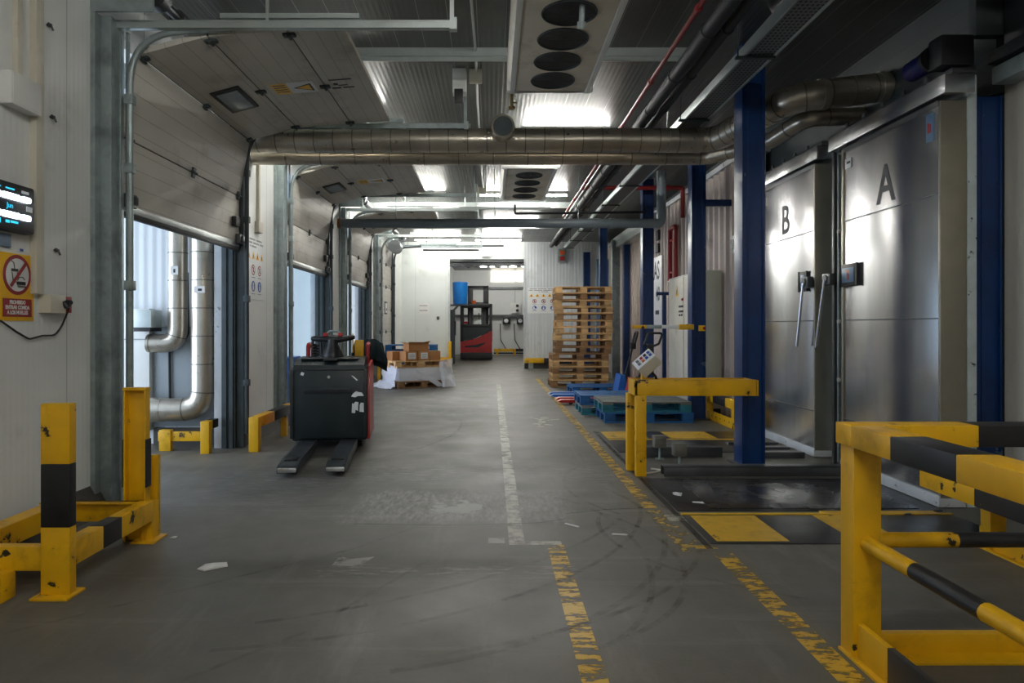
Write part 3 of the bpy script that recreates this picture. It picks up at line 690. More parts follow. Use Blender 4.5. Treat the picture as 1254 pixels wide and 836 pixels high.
t = thing('guard_barrier', 'short yellow and black rail along the wall pier beside the black pallet truck', 'barrier', (-2.46, 7.1, 0))
m = MB(); banded(m, 'y', [7.18, 7.62, 8.2, 8.42], (-2.52, -2.42, 0, 0, .25, .36)); m.build('rail', YB, t)
m = MB(); m.box(-2.52, -2.42, 7.08, 7.18, 0, .36, .005); m.build('post', YB, t)
m = MB(); m.box(-2.5, -2.44, 8.1, 8.18, 0, .25, .004); m.build('post', YB, t)
t = thing('guard_barrier', 'small yellow barrier on the vestibule floor below the duct elbow', 'barrier', (-3.0, 7.1, 0))
m = MB(); m.box(-2.98, -2.89, 6.98, 7.05, 0, .33, .004); m.build('post', YB, t)
m = MB(); banded(m, 'y', [7.05, 7.1, 7.25], (-2.97, -2.9, 0, 0, .24, .33)); m.build('rail', YB, t)
m = MB(); m.box(-3.5, -2.98, 7.16, 7.2, .10, .2, .004); m.box(-3.48, -3.36, 7.14, 7.21, 0, .22, .004); m.build('rail', YB, t)

# right foreground pen
t = thing('pedestrian_barrier', 'large yellow and black pen barrier with round lower rails by the camera', 'barrier', (1.47, 2.68, 0))
m = MB(); m.box(1.41, 1.52, 2.66, 2.76, 0, .83, .006); m.build('post', YB, t)
m = MB(); banded(m, 'x', [1.40, 1.90, 3.05, 3.4], (0, 0, 2.66, 2.78, .83, .915)); m.build('top_rail', YB, t)
m = MB(); banded(m, 'y', [2.66, 2.38, 2.04, 1.6, 1.2][::-1], (1.40, 1.53, 0, 0, .83, .915)); m.build('top_rail', [M['blackpaint'], M['yellow']], t) if False else None
m = MB()
for k, (a, b) in enumerate(((2.40, 2.66), (2.06, 2.40), (1.5, 2.06), (1.2, 1.5))): m.box(1.40, 1.53, a, b, .83, .915, .005, k % 2)
m.build('top_rail', YB, t)
m = MB()
for k, (a, b) in enumerate(((1.5, 1.84), (1.84, 2.62), (2.62, 3.3))): m.tube((a, 2.71, .455), (b, 2.71, .455), .030, 14, k % 2)
m.build('lower_rail', YB, t)
m = MB()
for k, (a, b) in enumerate(((2.68, 2.36), (2.36, 2.02), (2.02, 1.55), (1.55, 1.2))): m.tube((1.465, a, .455), (1.465, b, .455), .030, 14, k % 2)
m.build('lower_rail', YB, t)
m = MB(); m.box(1.52, 3.3, 2.70, 2.74, .0, .085, .004); m.box(1.52, 3.3, 2.62, 2.74, .0, .012, .002); m.build('base_rail', YB, t)
m = MB()
for k, (a, b) in enumerate(((2.46, 2.72), (1.9, 2.46), (1.2, 1.9))): m.box(1.425, 1.45, a, b, .0, .145, .004, k % 2)
m.box(1.40, 1.56, 1.2, 2.76, 0, .012, .002); m.build('base_rail', YB, t)
m = MB(); m.box(3.25, 3.35, 2.66, 2.76, 0, .83, .006); m.build('post', YB, t)
# second rail further right
t = thing('guard_barrier', 'low yellow and black barrier standing before cold room door A', 'barrier', (2.9, 4.0, 0))
m = MB()
for k, (a, b) in enumerate(((3.92, 4.42), (3.0, 3.92), (2.86, 3.0))): m.box(2.77, 2.89, a, b, .27, .40, .005, k % 2)
m.build('rail', YB, t)
m = MB(); m.box(2.885, 2.98, 3.95, 4.03, .0, .39, .004); m.build('post', YB, t)
m = MB(); m.box(2.885, 2.98, 2.9, 2.98, .0, .39, .004); m.build('post', YB, t)
m = MB(); m.box(2.90, 2.93, 2.85, 4.06, 0, .12, .004); m.box(2.87, 2.99, 2.85, 4.06, 0, .012); m.build('base_rail', YB, t)
# barrier between the columns
t = thing('guard_barrier', 'yellow and black barrier with a drilled base behind the front blue column', 'barrier', (3.05, 8.7, 0))
m = MB()
for k, (a, b) in enumerate(((9.45, 9.95), (8.95, 9.45), (8.5, 8.95), (8.2, 8.5))): m.box(3.06, 3.14, a, b, .25, .37, .004, k % 2)
m.build('rail', YB, t)
m = MB(); m.box(3.06, 3.15, 8.62, 8.72, 0, .25, .004); m.build('post', YB, t)
m = MB(); m.box(3.06, 3.15, 9.7, 9.78, 0, .25, .004); m.build('post', YB, t)
m = MB(); m.box(3.058, 3.075, 8.5, 9.95, 0, .13, .003)
for k in range(6): m.disc((3.057, 8.62 + k*.17, .07), .012, (1, 0, 0), .004, 10, 1)
m.build('base_rail', YB, t)

# ------------------------------------------------------------------ cold room doors
YR = (0, -1, 0)
def cold_door(letter, label, ya, yb, zr):
    t = thing('cold_room_door', label, 'sliding door', (3.22, ya, 0), 'stainless cold room doors')
    m = MB(); m.box(3.222, 3.40, ya, yb, .07, 2.90, .004); m.build('leaf', M['steel'], t)
    for z in (.46, 1.36, 2.26):
        m = MB(); m.box(3.217, 3.222, ya + .02, yb - .01, z - .004, z + .004); m.build('sheet_joint', M['steel_dark'], t)
    m = MB(); m.box(3.214, 3.402, ya - .012, ya + .012, .07, 2.92, .003); m.box(3.214, 3.222, yb - .03, yb + .005, .07, 2.92, .002); m.build('edge_profile', M['steel_edge'], t)
    m = MB(); m.box(3.205, 3.40, ya - .01, yb + .01, .005, .085, .006); m.build('bottom_seal', M['white_seal'], t)
    m = MB(); m.box(3.20, 3.415, ya - .08, yb + .22, 2.955, 3.09, .006); m.build('track_cover', M['steel'], t)
    m = MB(); m.box(3.24, 3.415, ya - .1, yb + .24, 3.09, 3.125, .004); m.box(3.215, 3.24, ya + .02, yb, 2.89, 2.93); 
    for k in range(5): m.box(3.19, 3.21, ya + .1 + k*.28, ya + .14 + k*.28, 3.095, 3.13)
    m.build('track', M['steel_dark'], t)
    text(letter, .44, M['ink_door'], 'letter_' + letter.lower() if False else 'painted_letter', (3.2195, (ya + .68), 2.455), YR, YD, t, .0006, .006, .86)
    m = MB(); m.box(3.215, 3.2185, yb - .16, yb - .06, 2.73, 2.82); m.box(3.214, 3.2155, yb - .15, yb - .09, 2.77, 2.79, mi=1); m.build('maker_label', [M['sign_white'], M['ink']], t)
    return t
A = cold_door('A', 'stainless steel sliding cold room door painted with the letter A', 4.90, 6.27, 3)
B = cold_door('B', 'stainless steel sliding cold room door painted with the letter B', 6.80, 8.20, 3)
def handle(t, y0, y1, ly0, ly1):
    m = MB(); m.box(3.20, 3.222, y0, y1, 1.665, 1.865, .006); m.box(3.194, 3.21, y0, y0 + .015, 1.66, 1.87); m.box(3.194, 3.21, y1 - .015, y1, 1.66, 1.87); m.build('handle_plate', M['black'], t)
    a, b = y0 + .05, y1 - .05
    m = MB(); m.box(3.197, 3.201, a, b, 1.70, 1.83, .001); m.prism([((a+b)/2 - .02, 1.72), ((a+b)/2 + .012, 1.72), ((a+b)/2 + .012, 1.79), ((a+b)/2 - .02, 1.77)], 'x', 3.1945, 3.197, 1); m.prism([((a+b)/2 - .035, 1.775), ((a+b)/2 + .02, 1.80), ((a+b)/2 + .02, 1.815), ((a+b)/2 - .02, 1.80)], 'x', 3.1945, 3.197, 2)
    g = m.build('handle_label', [M['bluepvc'], M['sign_red'], M['orange']], t)
    m = MB(); m.box(3.14, 3.20, ly0 - .07, ly0 + .07, 1.69, 1.80, .008); m.tube((3.13, ly0, 1.75), (3.2, ly0, 1.75), .035, 14); m.build('latch', M['steel_dark'], t)
    m = MB(); m.tube((3.13, ly0, 1.74), (3.12, ly1, 1.10), .013, 12, r2=.016); m.build('lever', M['chrome'], t)
handle(A, 5.98, 6.28, 6.42, 6.56); handle(B, 6.93, 7.12, 6.86, 6.98)
m = MB(); m.box(3.213, 3.2195, 4.97, 5.05, 2.66, 2.86); m.prism([(4.99, 2.72), (5.03, 2.72), (5.03, 2.80), (4.99, 2.78)], 'x', 3.2105, 3.2135, 1)
g = m.build('blue_sticker', [M['bluepvc'], M['sign_red']], A)
m = MB(); m.box(3.28, 3.40, 6.34, 6.40, .0, 2.95, .004); m.box(3.24, 3.27, 6.46, 6.50, 0, 2.95, .003); m.box(3.33, 3.415, 6.55, 6.62, 0, 2.95, .003, 1)
for z in (.3, .8, 1.35, 2.2): m.disc((3.275, 6.44, z), .02, (1, 0, 0), .02, 12, 2)
tag(m.build('door_jamb_profile', [M['steel_dark'], M['galv'], M['white']]), 'dark bolted steel jamb between the two cold room doors', 'door jamb')
t = thing('door_motor', 'dark blue motor on the track above cold room door A', 'motor', (3.18, 4.9, 3.2))
m = MB(); m.path([(3.20, 5.25, 3.24), (3.20, 5.23, 3.24), (3.20, 5.20, 3.24), (3.20, 4.98, 3.24)], [.02, .055, .075, .078], 20); m.build('motor_body', M['motorblue'], t)
m = MB(); m.tube((3.20, 4.98, 3.24), (3.20, 4.95, 3.24), .09, 20); m.box(3.16, 3.40, 4.80, 4.95, 3.14, 3.36, .02); m.build('gearbox', M['black'], t)
m = MB(); m.box(3.42, 3.64, 4.82, 4.9, 3.36, 3.92, .006); tag(m.build('support_post', M['galv_dark']), 'dark steel bracket post rising to the ceiling above the blue motor', 'bracket')
m = MB(); m.box(3.32, 3.595, 4.2, 4.68, 3.58, 3.85, .01); m.disc((3.318, 4.4, 3.7), .05, (1, 0, 0), .01, 16, 1); tag(m.build('control_box', [M['cream'], M['black']]), 'beige control box high under the ceiling beyond the blue motor', 'box')
t = thing('sliding_rail', 'pale steel track over the white panel beyond cold room door A', 'track', (3.6, 3.6, 3.05))
m = MB(); m.box(3.56, 3.715, 1.5, 4.86, 3.02, 3.14, .006); m.build('track_cover', M['galv'], t)
m = MB(); m.box(3.52, 3.715, 1.5, 4.86, 3.16, 3.24, .006); m.build('track', M['steel_dark'], t)
m = MB(); m.box(3.60, 3.715, 1.5, 4.80, 3.25, 3.93, .01); m.build('housing', M['black'], t)
m = MB()
for z in (.15, .7, 1.3, 1.95, 2.5): m.disc((3.46, 4.928, z), .022, (0, -1, 0), .02, 12)
m.box(3.42, 3.49, 4.91, 4.928, 0, 3.1, .003); tag(m.build('jamb_strip', M['frost']), 'flaking pale jamb strip between door A and the blue column', 'door jamb')

# ------------------------------------------------------------------ blue columns
def column(label, x, y, h, w=.2, flange=True, arm=None):
    t = thing('steel_column', label, 'column', (x, y, 0), 'blue steel columns')
    m = MB(); m.box(x, x + .02, y, y + w, 0, h, .003); m.box(x + w - .02, x + w, y, y + w, 0, h, .003); m.box(x + .02, x + w - .02, y + .025, y + w - .025, 0, h)
    m.box(x + .062, x + .072, y + .018, y + .03, 0, h); m.build('shaft', M['blue'], t)
    m = MB(); e_ = .05 if x < 3.2 else .008; m.box(x - e_, x + w + e_, y - e_, y + w + e_, 0, .012, .002); m.build('base_plate', M['steel_dark'], t)
    if arm:
        m = MB(); m.box(x + w, arm[0], y + .05, y + .13, arm[1], arm[1] + .09, .004); m.build('arm', M['blue'], t)
    return t
column('scuffed blue steel column in front of cold room door B', 2.335, 6.36, 3.94, .215)
column('blue steel column beside the grey electrical cabinet', 2.80, 9.55, 3.94, .2, arm=(3.375, 3.0))
column('blue steel column in front of the white wall board', 2.70, 12.2, 3.94)
column('blue steel column behind the tall wooden pallet stack', 2.70, 17.0, 3.94, .19)
column('far blue steel column against the ribbed back partition', 2.84, 21.0, 3.6, .2)
column('blue steel column beside cold room door A, past its jamb strip', 3.512, 4.96, 2.98, .204)
m = MB(); m.tube((2.94, 9.54, 3.2), (2.94, 9.54, 1.42), .004, 6); tag(m.build('pull_cord', M['black']), 'thin cord hanging down to the yellow push button box', 'cord')
t = thing('push_button_box', 'small yellow switch box with red button on the blue column', 'switch', (2.92, 9.54, 1.28))
m = MB(); m.box(2.89, 2.97, 9.48, 9.548, 1.24, 1.32, .006); m.build('casing', M['sign_yellow'], t)
m = MB(); m.tube((2.95, 9.48, 1.28), (2.95, 9.46, 1.28), .02, 12); m.build('red_button', M['red'], t)
t = thing('hazard_arm', 'yellow white and grey striped bar sticking out from the blue column', 'barrier arm', (2.8, 9.5, 1.3))
m = MB()
for a, b, mi in ((1.95, 2.15, 0), (2.15, 2.36, 2), (2.36, 2.62, 1)): m.box(a, b, 9.46, 9.50, 1.275, 1.325, .003, mi)
m.build('bar', [M['yellow'], M['sign_white'], M['galv']], t)
m = MB(); m.box(2.60, 2.80, 9.44, 9.54, 1.26, 1.335, .004); m.build('bracket', M['yellow'], t)

# ------------------------------------------------------------------ right wall fittings
t = thing('electrical_cabinet', 'tall grey electrical cabinet with a warning triangle behind the blue column', 'cabinet', (3.1, 10.9, 0))
m = MB(); m.box(3.08, 3.37, 10.0, 11.85, .1, 2.13, .008); m.box(3.1, 3.36, 10.02, 11.83, 0, .1, mi=1); m.build('body', [M['cabinet'], M['black']], t)
m = MB(); m.box(3.068, 3.08, 10.04, 10.9, .14, 2.1, .003); m.build('door', M['cream'], t)
m = MB(); m.box(3.068, 3.08, 10.94, 11.82, .14, 2.1, .003); d2 = m.build('door', M['cream'], t)
m = MB(); m.prism([(11.22, 1.80), (11.36, 1.80), (11.29, 1.98)], 'x', 3.064, 3.068); m.box(3.061, 3.064, 11.28, 11.30, 1.83, 1.91, mi=1); m.build('warning_triangle', [M['sign_yellow'], M['ink']], d2)
for yy, z, wd in ((10.98, 1.74, .07), (11.05, 1.63, .22), (11.05, 1.55, .22), (11.0, 1.49, .05), (11.12, 1.49, .04)):
    m = MB(); m.box(3.055, 3.07, yy - wd/2, yy + wd/2, z - .016, z + .016, .003); m.build('switch', M['black'], d2)
m = MB(); m.box(3.05, 3.07, 10.93, 10.97, 1.72, 1.76, .004); m.build('red_switch', M['red'], d2)
t = thing('wall_board', 'white notice board with big dark letters ending LAS behind a blue column', 'sign', (3.37, 13.8, 1.3))
m = MB(); m.box(3.35, 3.38, 13.45, 15.1, 1.32, 2.72, .006); m.build('board', M['sign_white'], t)
m = MB(); textmb(m, 'LAS', .52, 0, (3.349, 13.95, 2.42), YR, YD, .006, .8); textmb(m, '40', .40, 0, (3.349, 13.75, 1.95), YR, YD, .006, .8)
m.box(3.347, 3.3495, 13.65, 13.95, 1.55, 1.63); m.build('lettering', M['ink_door'], t)
m = MB()
for a, z0, z1 in ((13.72, 2.8, 2.98), (13.7, 3.05, 3.25)): m.box(3.34, 3.385, a, a + .22, z0, z1, .004)
tag(m.build('small_plaque', M['ink_door']), 'pair of small dark plaques above the white notice board', 'plaque')
t = thing('hose_rack', 'red vertical pipe frame on the cream wall above the cabinet', 'pipe frame', (3.33, 12.5, 2.2))
m = MB(); m.path(fillet([(3.33, 12.35, 2.15), (3.33, 12.35, 3.12), (3.33, 12.75, 3.12), (3.33, 12.75, 2.15)], .06, 4), .045, 10); m.build('frame_pipe', M['redpipe'], t)
m = MB()
for z in (2.3, 2.9): m.tube((3.33, 12.35, z), (3.33, 12.75, z), .02, 8)
m.build('cross_bar', M['redpipe'], t)
m = MB(); m.box(3.30, 3.385, 9.3, 9.36, 2.3, 2.55, .01); m.torus((3.29, 9.33, 2.43), .06, .014, (1, 0, 0), 20); tag(m.build('wall_buzzer', [M['white']]), 'small white oval fitting on the wall above the grey cabinet', 'fitting')  # wall buzzer: a small casing with a ring on its face
m = MB(); m.box(3.24, 3.36, 8.92, 9.02, 0, 2.9, .004); tag(m.build('guide_rail', M['galv']), 'vertical galvanised guide between cold room door B and the cream wall', 'guide rail')
t = thing('shutter_housing', 'long pale shutter housing high on the cream corrugated wall', 'shutter housing', (3.2, 15.7, 3.3))
m = MB(); m.box(3.14, 3.38, 13.6, 17.7, 3.3, 3.58, .02); m.build('housing', M['galv_light'], t)
m = MB(); m.box(3.06, 3.26, 17.3, 17.5, 0, 3.5, .006); m.build('guide_post', M['galv'], t)
m = MB(); m.box(3.22, 3.36, 16.6, 16.8, 0, 3.3, .006); m.build('guide_post', M['blue'], t)
m = MB(); m.box(2.95, 3.3, 19.2, 19.24, .0, 3.2, .003); tag(m.build('hanging_sheet', M['bluepvc']), 'blue grey plastic sheet hanging behind the pallet stack', 'sheet')
t = thing('tee_post', 'thin blue T shaped post beside the blue column and white wall board', 'post', (3.06, 12.1, 0))
m = MB(); m.box(3.03, 3.09, 12.07, 12.13, 0, 1.86, .004); m.build('post', M['blue'], t)
m = MB(); m.box(2.92, 3.17, 12.06, 12.14, 1.86, 1.915, .004); m.build('cross_bar', M['blue'], t)

# ------------------------------------------------------------------ yellow frame with control box
t = thing('guard_table', 'yellow steel guard frame on two legs in front of the blue column', 'guard frame', (1.3, 6.0, 0))
m = MB(); m.box(1.245, 2.31, 5.93, 5.955, .70, .835, .004); m.box(1.245, 2.31, 5.93, 6.0, .828, .838, .002); m.box(1.245, 2.31, 6.21, 6.235, .70, .835, .004); m.box(1.245, 1.27, 5.93, 6.235, .70, .835, .004); m.box(2.295, 2.32, 5.93, 6.235, .70, .835, .004)
m.box(1.25, 2.31, 5.95, 6.21, .70, .715); m.build('top_frame', M['yellow'], t)
m = MB(); m.box(1.255, 1.345, 5.93, 6.0, 0, .70, .004); m.build('leg', M['yellow'], t)
m = MB(); m.box(1.225, 1.315, 6.17, 6.24, 0, .70, .004); m.build('leg', M['yellow'], t)
t = thing('control_box', 'tilted cream control box with coloured push buttons on the yellow frame', 'control box', (1.37, 6.05, .715))
m = MB(); m.box(1.325, 1.375, 6.02, 6.07, .717, .90, .003); m.build('post', M['yellow'], t)
from mathutils import Euler
MX = Matrix.Translation(V((1.365, 6.02, .985))) @ Euler((R(30), R(-42), R(-10))).to_matrix().to_4x4()
m = MB(); m.box(-.10, .10, -.075, .075, -.065, .045, .006, 0, MX); bx = m.build('casing', M['cream'], t)
m = MB(); m.box(-.097, .097, -.072, .072, .045, .049, .001, 0, MX); m.build('face_plate', M['sign_white'], bx)
for i, (u_, v_, mm) in enumerate(((.07, -.025, 'sign_blue'), (.07, .025, 'sign_blue'), (.03, -.025, 'sign_blue'), (.03, .025, 'ink'), (-.01, -.025, 'orange'), (-.01, .025, 'red'), (-.055, -.025, 'greyink'), (-.055, .025, 'greyink'))):
    m = MB(); m.box(u_ - .013, u_ + .013, v_ - .015, v_ + .015, .049, .058, .002, 0, MX); m.build('push_button', M[mm], bx)
m = MB(); m.path(fillet([(1.40, 6.06, .92), (1.46, 6.08, .86), (1.48, 6.1, .80), (1.42, 6.12, .735)], .04, 5), .012, 8); m.build('cable', M['black'], t)

# ------------------------------------------------------------------ weigh plates and rails on the floor
t = thing('floor_plate', 'dark steel floor plate with worn yellow patches right beside the pen barrier', 'floor plate', (2.2, 4.4, 0))
m = MB(); m.box(1.31, 3.18, 4.08, 4.70, 0, .006, .002); m.build('plate', M['plate'], t)
m = MB(); m.box(1.36, 1.80, 4.12, 4.68, .006, .0072); m.build('yellow_patch', M['yellow_floor'], t)
m = MB(); m.quad((2.2, 4.72, .0068), (2.2, 4.3, .0068), (2.5, 4.3, .0068), (2.5, 4.72, .0068)); m.build('yellow_patch', M['yellow_floor'], t)
m = MB(); m.box(1.31, 3.18, 4.705, 4.735, 0, .012, .002); m.box(2.3, 3.1, 4.745, 4.80, 0, .008); m.build('yellow_edge', M['yellow_floor'], t)
t = thing('floor_plate', 'shiny dark steel platform plate between yellow patches and the raised channel', 'floor plate', (2.3, 5.3, 0))
m = MB(); m.box(1.31, 3.18, 4.81, 5.84, 0, .006, .002); m.build('frame_plate', M['plate'], t)
m = MB(); m.box(1.56, 3.05, 4.86, 5.80, .006, .011, .002); m.build('platform', M['plate_shiny'], t)
t = thing('floor_plate', 'far dark steel floor plate with two yellow rectangles', 'floor plate', (2.2, 7.9, 0))
m = MB(); m.box(1.32, 3.1, 7.05, 8.45, 0, .006, .002); m.build('plate', M['plate'], t)
for a, b in ((1.34, 1.82), (2.08, 2.62)):
    m = MB(); m.box(a, b, 7.92, 8.42, .006, .0075); m.build('yellow_patch', M['yellow_floor'], t)
m = MB(); m.box(1.34, 3.0, 7.82, 7.88, .006, .008); m.build('yellow_edge', M['yellow_floor'], t)
m = MB(); m.box(1.50, 3.15, 5.93, 5.955, 0, .085, .003); m.box(1.50, 3.15, 5.93, 6.06, .075, .085, .002); m.box(1.50, 3.15, 6.04, 6.06, 0, .08); tag(m.build('floor_channel', M['steel_dark']), 'raised dark steel channel on the floor in front of the blue column', 'channel')
m = MB(); m.box(1.5, 2.3, 6.8, 6.9, 0, .1, .004); m.box(2.6, 3.1, 6.75, 6.85, 0, .06, .004); tag(m.build('floor_channel', M['steel_dark']), 'raised dark steel channel behind the photocell posts', 'channel')
m = MB(); m.box(2.6, 3.15, 6.93, 6.97, 0, .03); m.box(2.6, 3.15, 7.2, 7.3, .0075, .03); m.box(2.6, 3.15, 7.5, 7.6, .0075, .03); tag(m.build('floor_grating', M['steel_dark']), 'dark slotted grating at the foot of cold room door B', 'grating')
for i, (x, y, lb) in enumerate(((1.72, 6.25, 'short photocell post with grey head close to the yellow legs'), (1.65, 6.7, 'short photocell post with grey head just in front of the rear channel'))):
    t = thing('photocell_post', lb, 'sensor', (x, y, 0), 'photocell posts')
    m = MB(); m.tube((x, y, 0), (x, y, .14), .012, 10); m.box(x - .04, x + .04, y - .03, y + .03, 0, .01); m.build('stem', M['galv'], t)
    m = MB(); m.box(x - .06, x + .055, y - .05, y + .05, .12, .235, .006); m.box(x - .06, x + .03, y - .065, y - .05, .15, .22, .003); m.build('head', M['sensorgrey'], t)
m = MB(); m.path(fillet([(1.35, 6.0, .01), (1.45, 6.05, .012), (1.53, 6.1, .02), (1.45, 6.2, .012)], .05, 4), .008, 6); tag(m.build('loose_cable', M['cream']), 'short loose cream cable on the floor at the foot of the yellow frame', 'cable')

# ------------------------------------------------------------------ pallets
def pallet_proto(label, deck, block, group):
    t = thing('pallet', label, 'pallet', (0, 0, 0), group)
    m = MB()
    for yy, wd in ((-.3275, .145), (-.165, .1), (0, .145), (.165, .1), (.3275, .145)): m.box(-.6, .6, yy - wd/2, yy + wd/2, .122, .144, .003)
    m.build('top_deck', deck, t)
    m = MB()
    for xx in (-.5275, 0, .5275): m.box(xx - .0725, xx + .0725, -.4, .4, .1, .122, .002)
    m.build('stringer_board', deck, t)
    for xx in (-.5275, 0, .5275):
        for yy in (-.35, 0, .35):
            m = MB(); m.box(xx - .0725, xx + .0725, yy - .05, yy + .05, .022, .1, .003); m.build('block', block, t)
    m = MB()
    for yy in (-.35, 0, .35): m.box(-.6, .6, yy - .05, yy + .05, 0, .022, .002)
    m.build('bottom_board', block, t); return t
P1 = pallet_proto('p', M['wood'], M['wood'], 'wooden pallets in the tall stack')
P2 = pallet_proto('p', M['wood_dark'], M['wood_dark'], 'wooden pallets in the tall stack')
PB = pallet_proto('p', M['woodblue'], M['woodblue'], 'blue pallets on the floor')
PT = pallet_proto('p', M['woodgrey'], M['woodteal'], 'blue pallets on the floor')
rel = lambda o, l, r, lb, g=None: dup(o, l, r, lb, g)
ordn = ['bottom', 'second', 'third', 'fourth', 'fifth', 'sixth', 'seventh', 'eighth', 'ninth', 'tenth', 'eleventh', 'twelfth', 'thirteenth', 'fourteenth', 'topmost']
for k in range(15):
    dx = .0 if k < 5 else .09
    dx += random.uniform(-.02, .02) + (0 if k else -.02); rz = R(random.uniform(-1.2, 1.2)) + R(1.5 if k < 5 else 0)
    if k in (3, 4): dx += .02
    lb = ('%s pallet%s of the tall wooden pallet stack' % (ordn[k], ' from the floor' if 0 < k < 14 else ''))
    dup(P2 if k in (0, 2, 4, 5, 6, 10, 13) else P1, (1.90 + dx, 15.05, k*.1442), rz, lb, 'wooden pallets in the tall stack')
for (x, y, z, rz, src, lb) in ((1.93, 10.46, 0, .0, PT, 'lower blue pallet of the pair behind the grey topped pallets'),
                               (1.91, 10.46, .1442, .0, PB, 'upper blue pallet of the pair behind the grey topped pallets'),
                               (2.13, 9.62, 0, .0, PB, 'bright blue lower pallet under the grey topped pallet'),
                               (2.10, 9.62, .1442, .0, PT, 'grey topped teal pallet behind the yellow frame'),
                               (2.15, 13.55, 0, .03, PB, 'single blue pallet lying in front of the tall wooden stack')):
    dup(src, (x, y, z), rz, lb, 'blue pallets on the floor')
TH = R(30); C0 = V((-1.63, 14.95, 0))
def loc(lx, ly, z=0): return C0 + V((lx*math.cos(TH) - ly*math.sin(TH), lx*math.sin(TH) + ly*math.cos(TH), z))
dup(P2, loc(0, 0, 0), TH, 'weathered pallet on the floor under the white wrapped load', 'pallets with the white load')
dup(P1, loc(-.06, .02, .432), TH, 'pale pallet on top of the white wrapped load, carrying cartons', 'pallets with the white load')
for k in range(6): dup(PB, (-1.95, 16.75, k*.1442), .0, '%s of six blue pallets stacked behind the white load' % (['bottom', 'second', 'third', 'fourth', 'fifth', 'topmost'][k]), 'blue pallets stacked behind the white load')
for p in (P1, P2, PB, PT):
    for c in list(p.children): bpy.data.objects.remove(c)
    bpy.data.objects.remove(p)
def place(o, l, rz): o.location = l; o.rotation_euler = (0, 0, rz)
m = MB(); m.box(-.57, .57, -.37, .37, 0, .286, .015)
o = tag(m.build('wrapped_load', M['film']), 'white wrapped block load between two pallets', 'load'); place(o, loc(0, 0, .145), TH)
def carton(lx, ly, w, d, h, z, label, lab=False, open_=False):
    t = thing('carton', label, 'box', (0, 0, 0), 'cartons on the pale pallet')
    if not open_:
        m = MB(); m.box(-w/2, w/2, -d/2, d/2, 0, h, .004); m.build('body', M['card'], t)
        m = MB(); m.box(-w/2, w/2, -.02, .02, h, h + .0015); m.build('tape', M['cream'], t)
        if lab:
            m = MB(); m.box(-w*.28, w*.32, -d/2 - .0015, -d/2, h*.2, h*.85)
            for q in range(4): m.box(-w*.2, w*.24, -d/2 - .002, -d/2 - .0015, h*(.3 + q*.12), h*(.34 + q*.12), mi=1)
            m.build('address_label', [M['paper'], M['greyink']], t)
    else:
        m = MB()
        for b in ((-w/2, w/2, -d/2, -d/2 + .006), (-w/2, w/2, d/2 - .006, d/2), (-w/2, -w/2 + .006, -d/2, d/2), (w/2 - .006, w/2, -d/2, d/2)): m.box(*b, 0, h)
        m.box(-w/2, w/2, -d/2, d/2, 0, .006); m.build('body', M['card'], t)
        m = MB(); m.quad((-w/2, -d/2, h), (w/2, -d/2, h), (w/2 + .02, -d/2 - .05, h + .05), (w*.2, -d/2 - .04, h + .02), (-w/2 - .03, -d/2 - .05, h + .03)); m.quad((-w/2, -d/2, h), (-w/2, d/2, h), (-w/2 - .1, d/2, h + .03), (-w/2 - .1, -d/2, h + .02)); m.build('flap', M['card'], t)
    t.location = loc(lx, ly, z); t.rotation_euler = (0, 0, TH); t['_o'] = (0, 0, 0)
zc = .577
carton(-.47, .165, .22, .34, .19, zc, 'plain brown carton standing apart at the end of the pale pallet')
carton(-.29, -.20, .27, .35, .20, zc, 'labelled brown carton under the open box, next to the plain carton', True)
carton(-.005, -.20, .26, .35, .20, zc, 'labelled brown carton in the middle of the row on the pallet', True)
carton(.27, -.18, .25, .35, .20, zc, 'unlabelled brown carton at the far end of the row by the film')
carton(-.10, -.17, .46, .30, .17, zc + .203, 'open torn brown carton on top of the others', False, True)
# loose stretch film spilling off the load
from mathutils import noise as MN
def sheet(fn, n, k, name, label):
    m = MB(); G = []
    for i in range(n + 1):
        row = []
        for j in range(n + 1):
            p = fn(i/n, j/n); q = MN.noise_vector(p*6)*k[0] + MN.noise_vector(p*17)*k[1]
            p = p + q; p.z = max(p.z, .006 + .02*abs(MN.noise(p*9)))
            row.append(m.bm.verts.new(p))
        G.append(row)
    for i in range(n):
        for j in range(n): m.bm.faces.new((G[i][j], G[i+1][j], G[i+1][j+1], G[i][j+1]))
    o = tag(m.build(name, M['film_clear'], None, True, 80), label, 'film')
def fn1(u, v):      # down the end of the load, then out over the floor
    if v < .45: return loc(-.65 - .05*v, -.40 + .78*u, .47 - .42*v/.45*(.75 + .25*u))
    w = (v - .45)/.55
    return loc(-.675 - (.14 + .22*u*(1 - .4*u))*w, -.40 + .78*u - .12*w + .25*u*w, .14*(1 - w)**1.5*(.4 + .6*u) + .01)
sheet(fn1, 30, (.035, .018), 'stretch_film', 'crumpled white film spilling from the end of the wrapped load onto the floor')
def fn2(u, v):
    wide = .30 - .06*v + .10*v*v
    return loc(.62 - wide*(1 - u) + .04*v*v, -.465 - .03*math.sin(u*9) - .10*v*v*v, (.62 - .10*(1-u)) * (1 - v) + .01)
sheet(fn2, 26, (.03, .02), 'stretch_film', 'white film flap hanging over the far front corner of the wrapped load')
def fn3(u, v):
    a = loc(-.2, -.415, .40).lerp(loc(.45, -.455, .05), u); return a + V((0, -.02, -.10*v*(.5 + u)))
sheet(fn3, 16, (.012, .01), 'stretch_film', 'loose strip of film drooping across the front of the wrapped load')

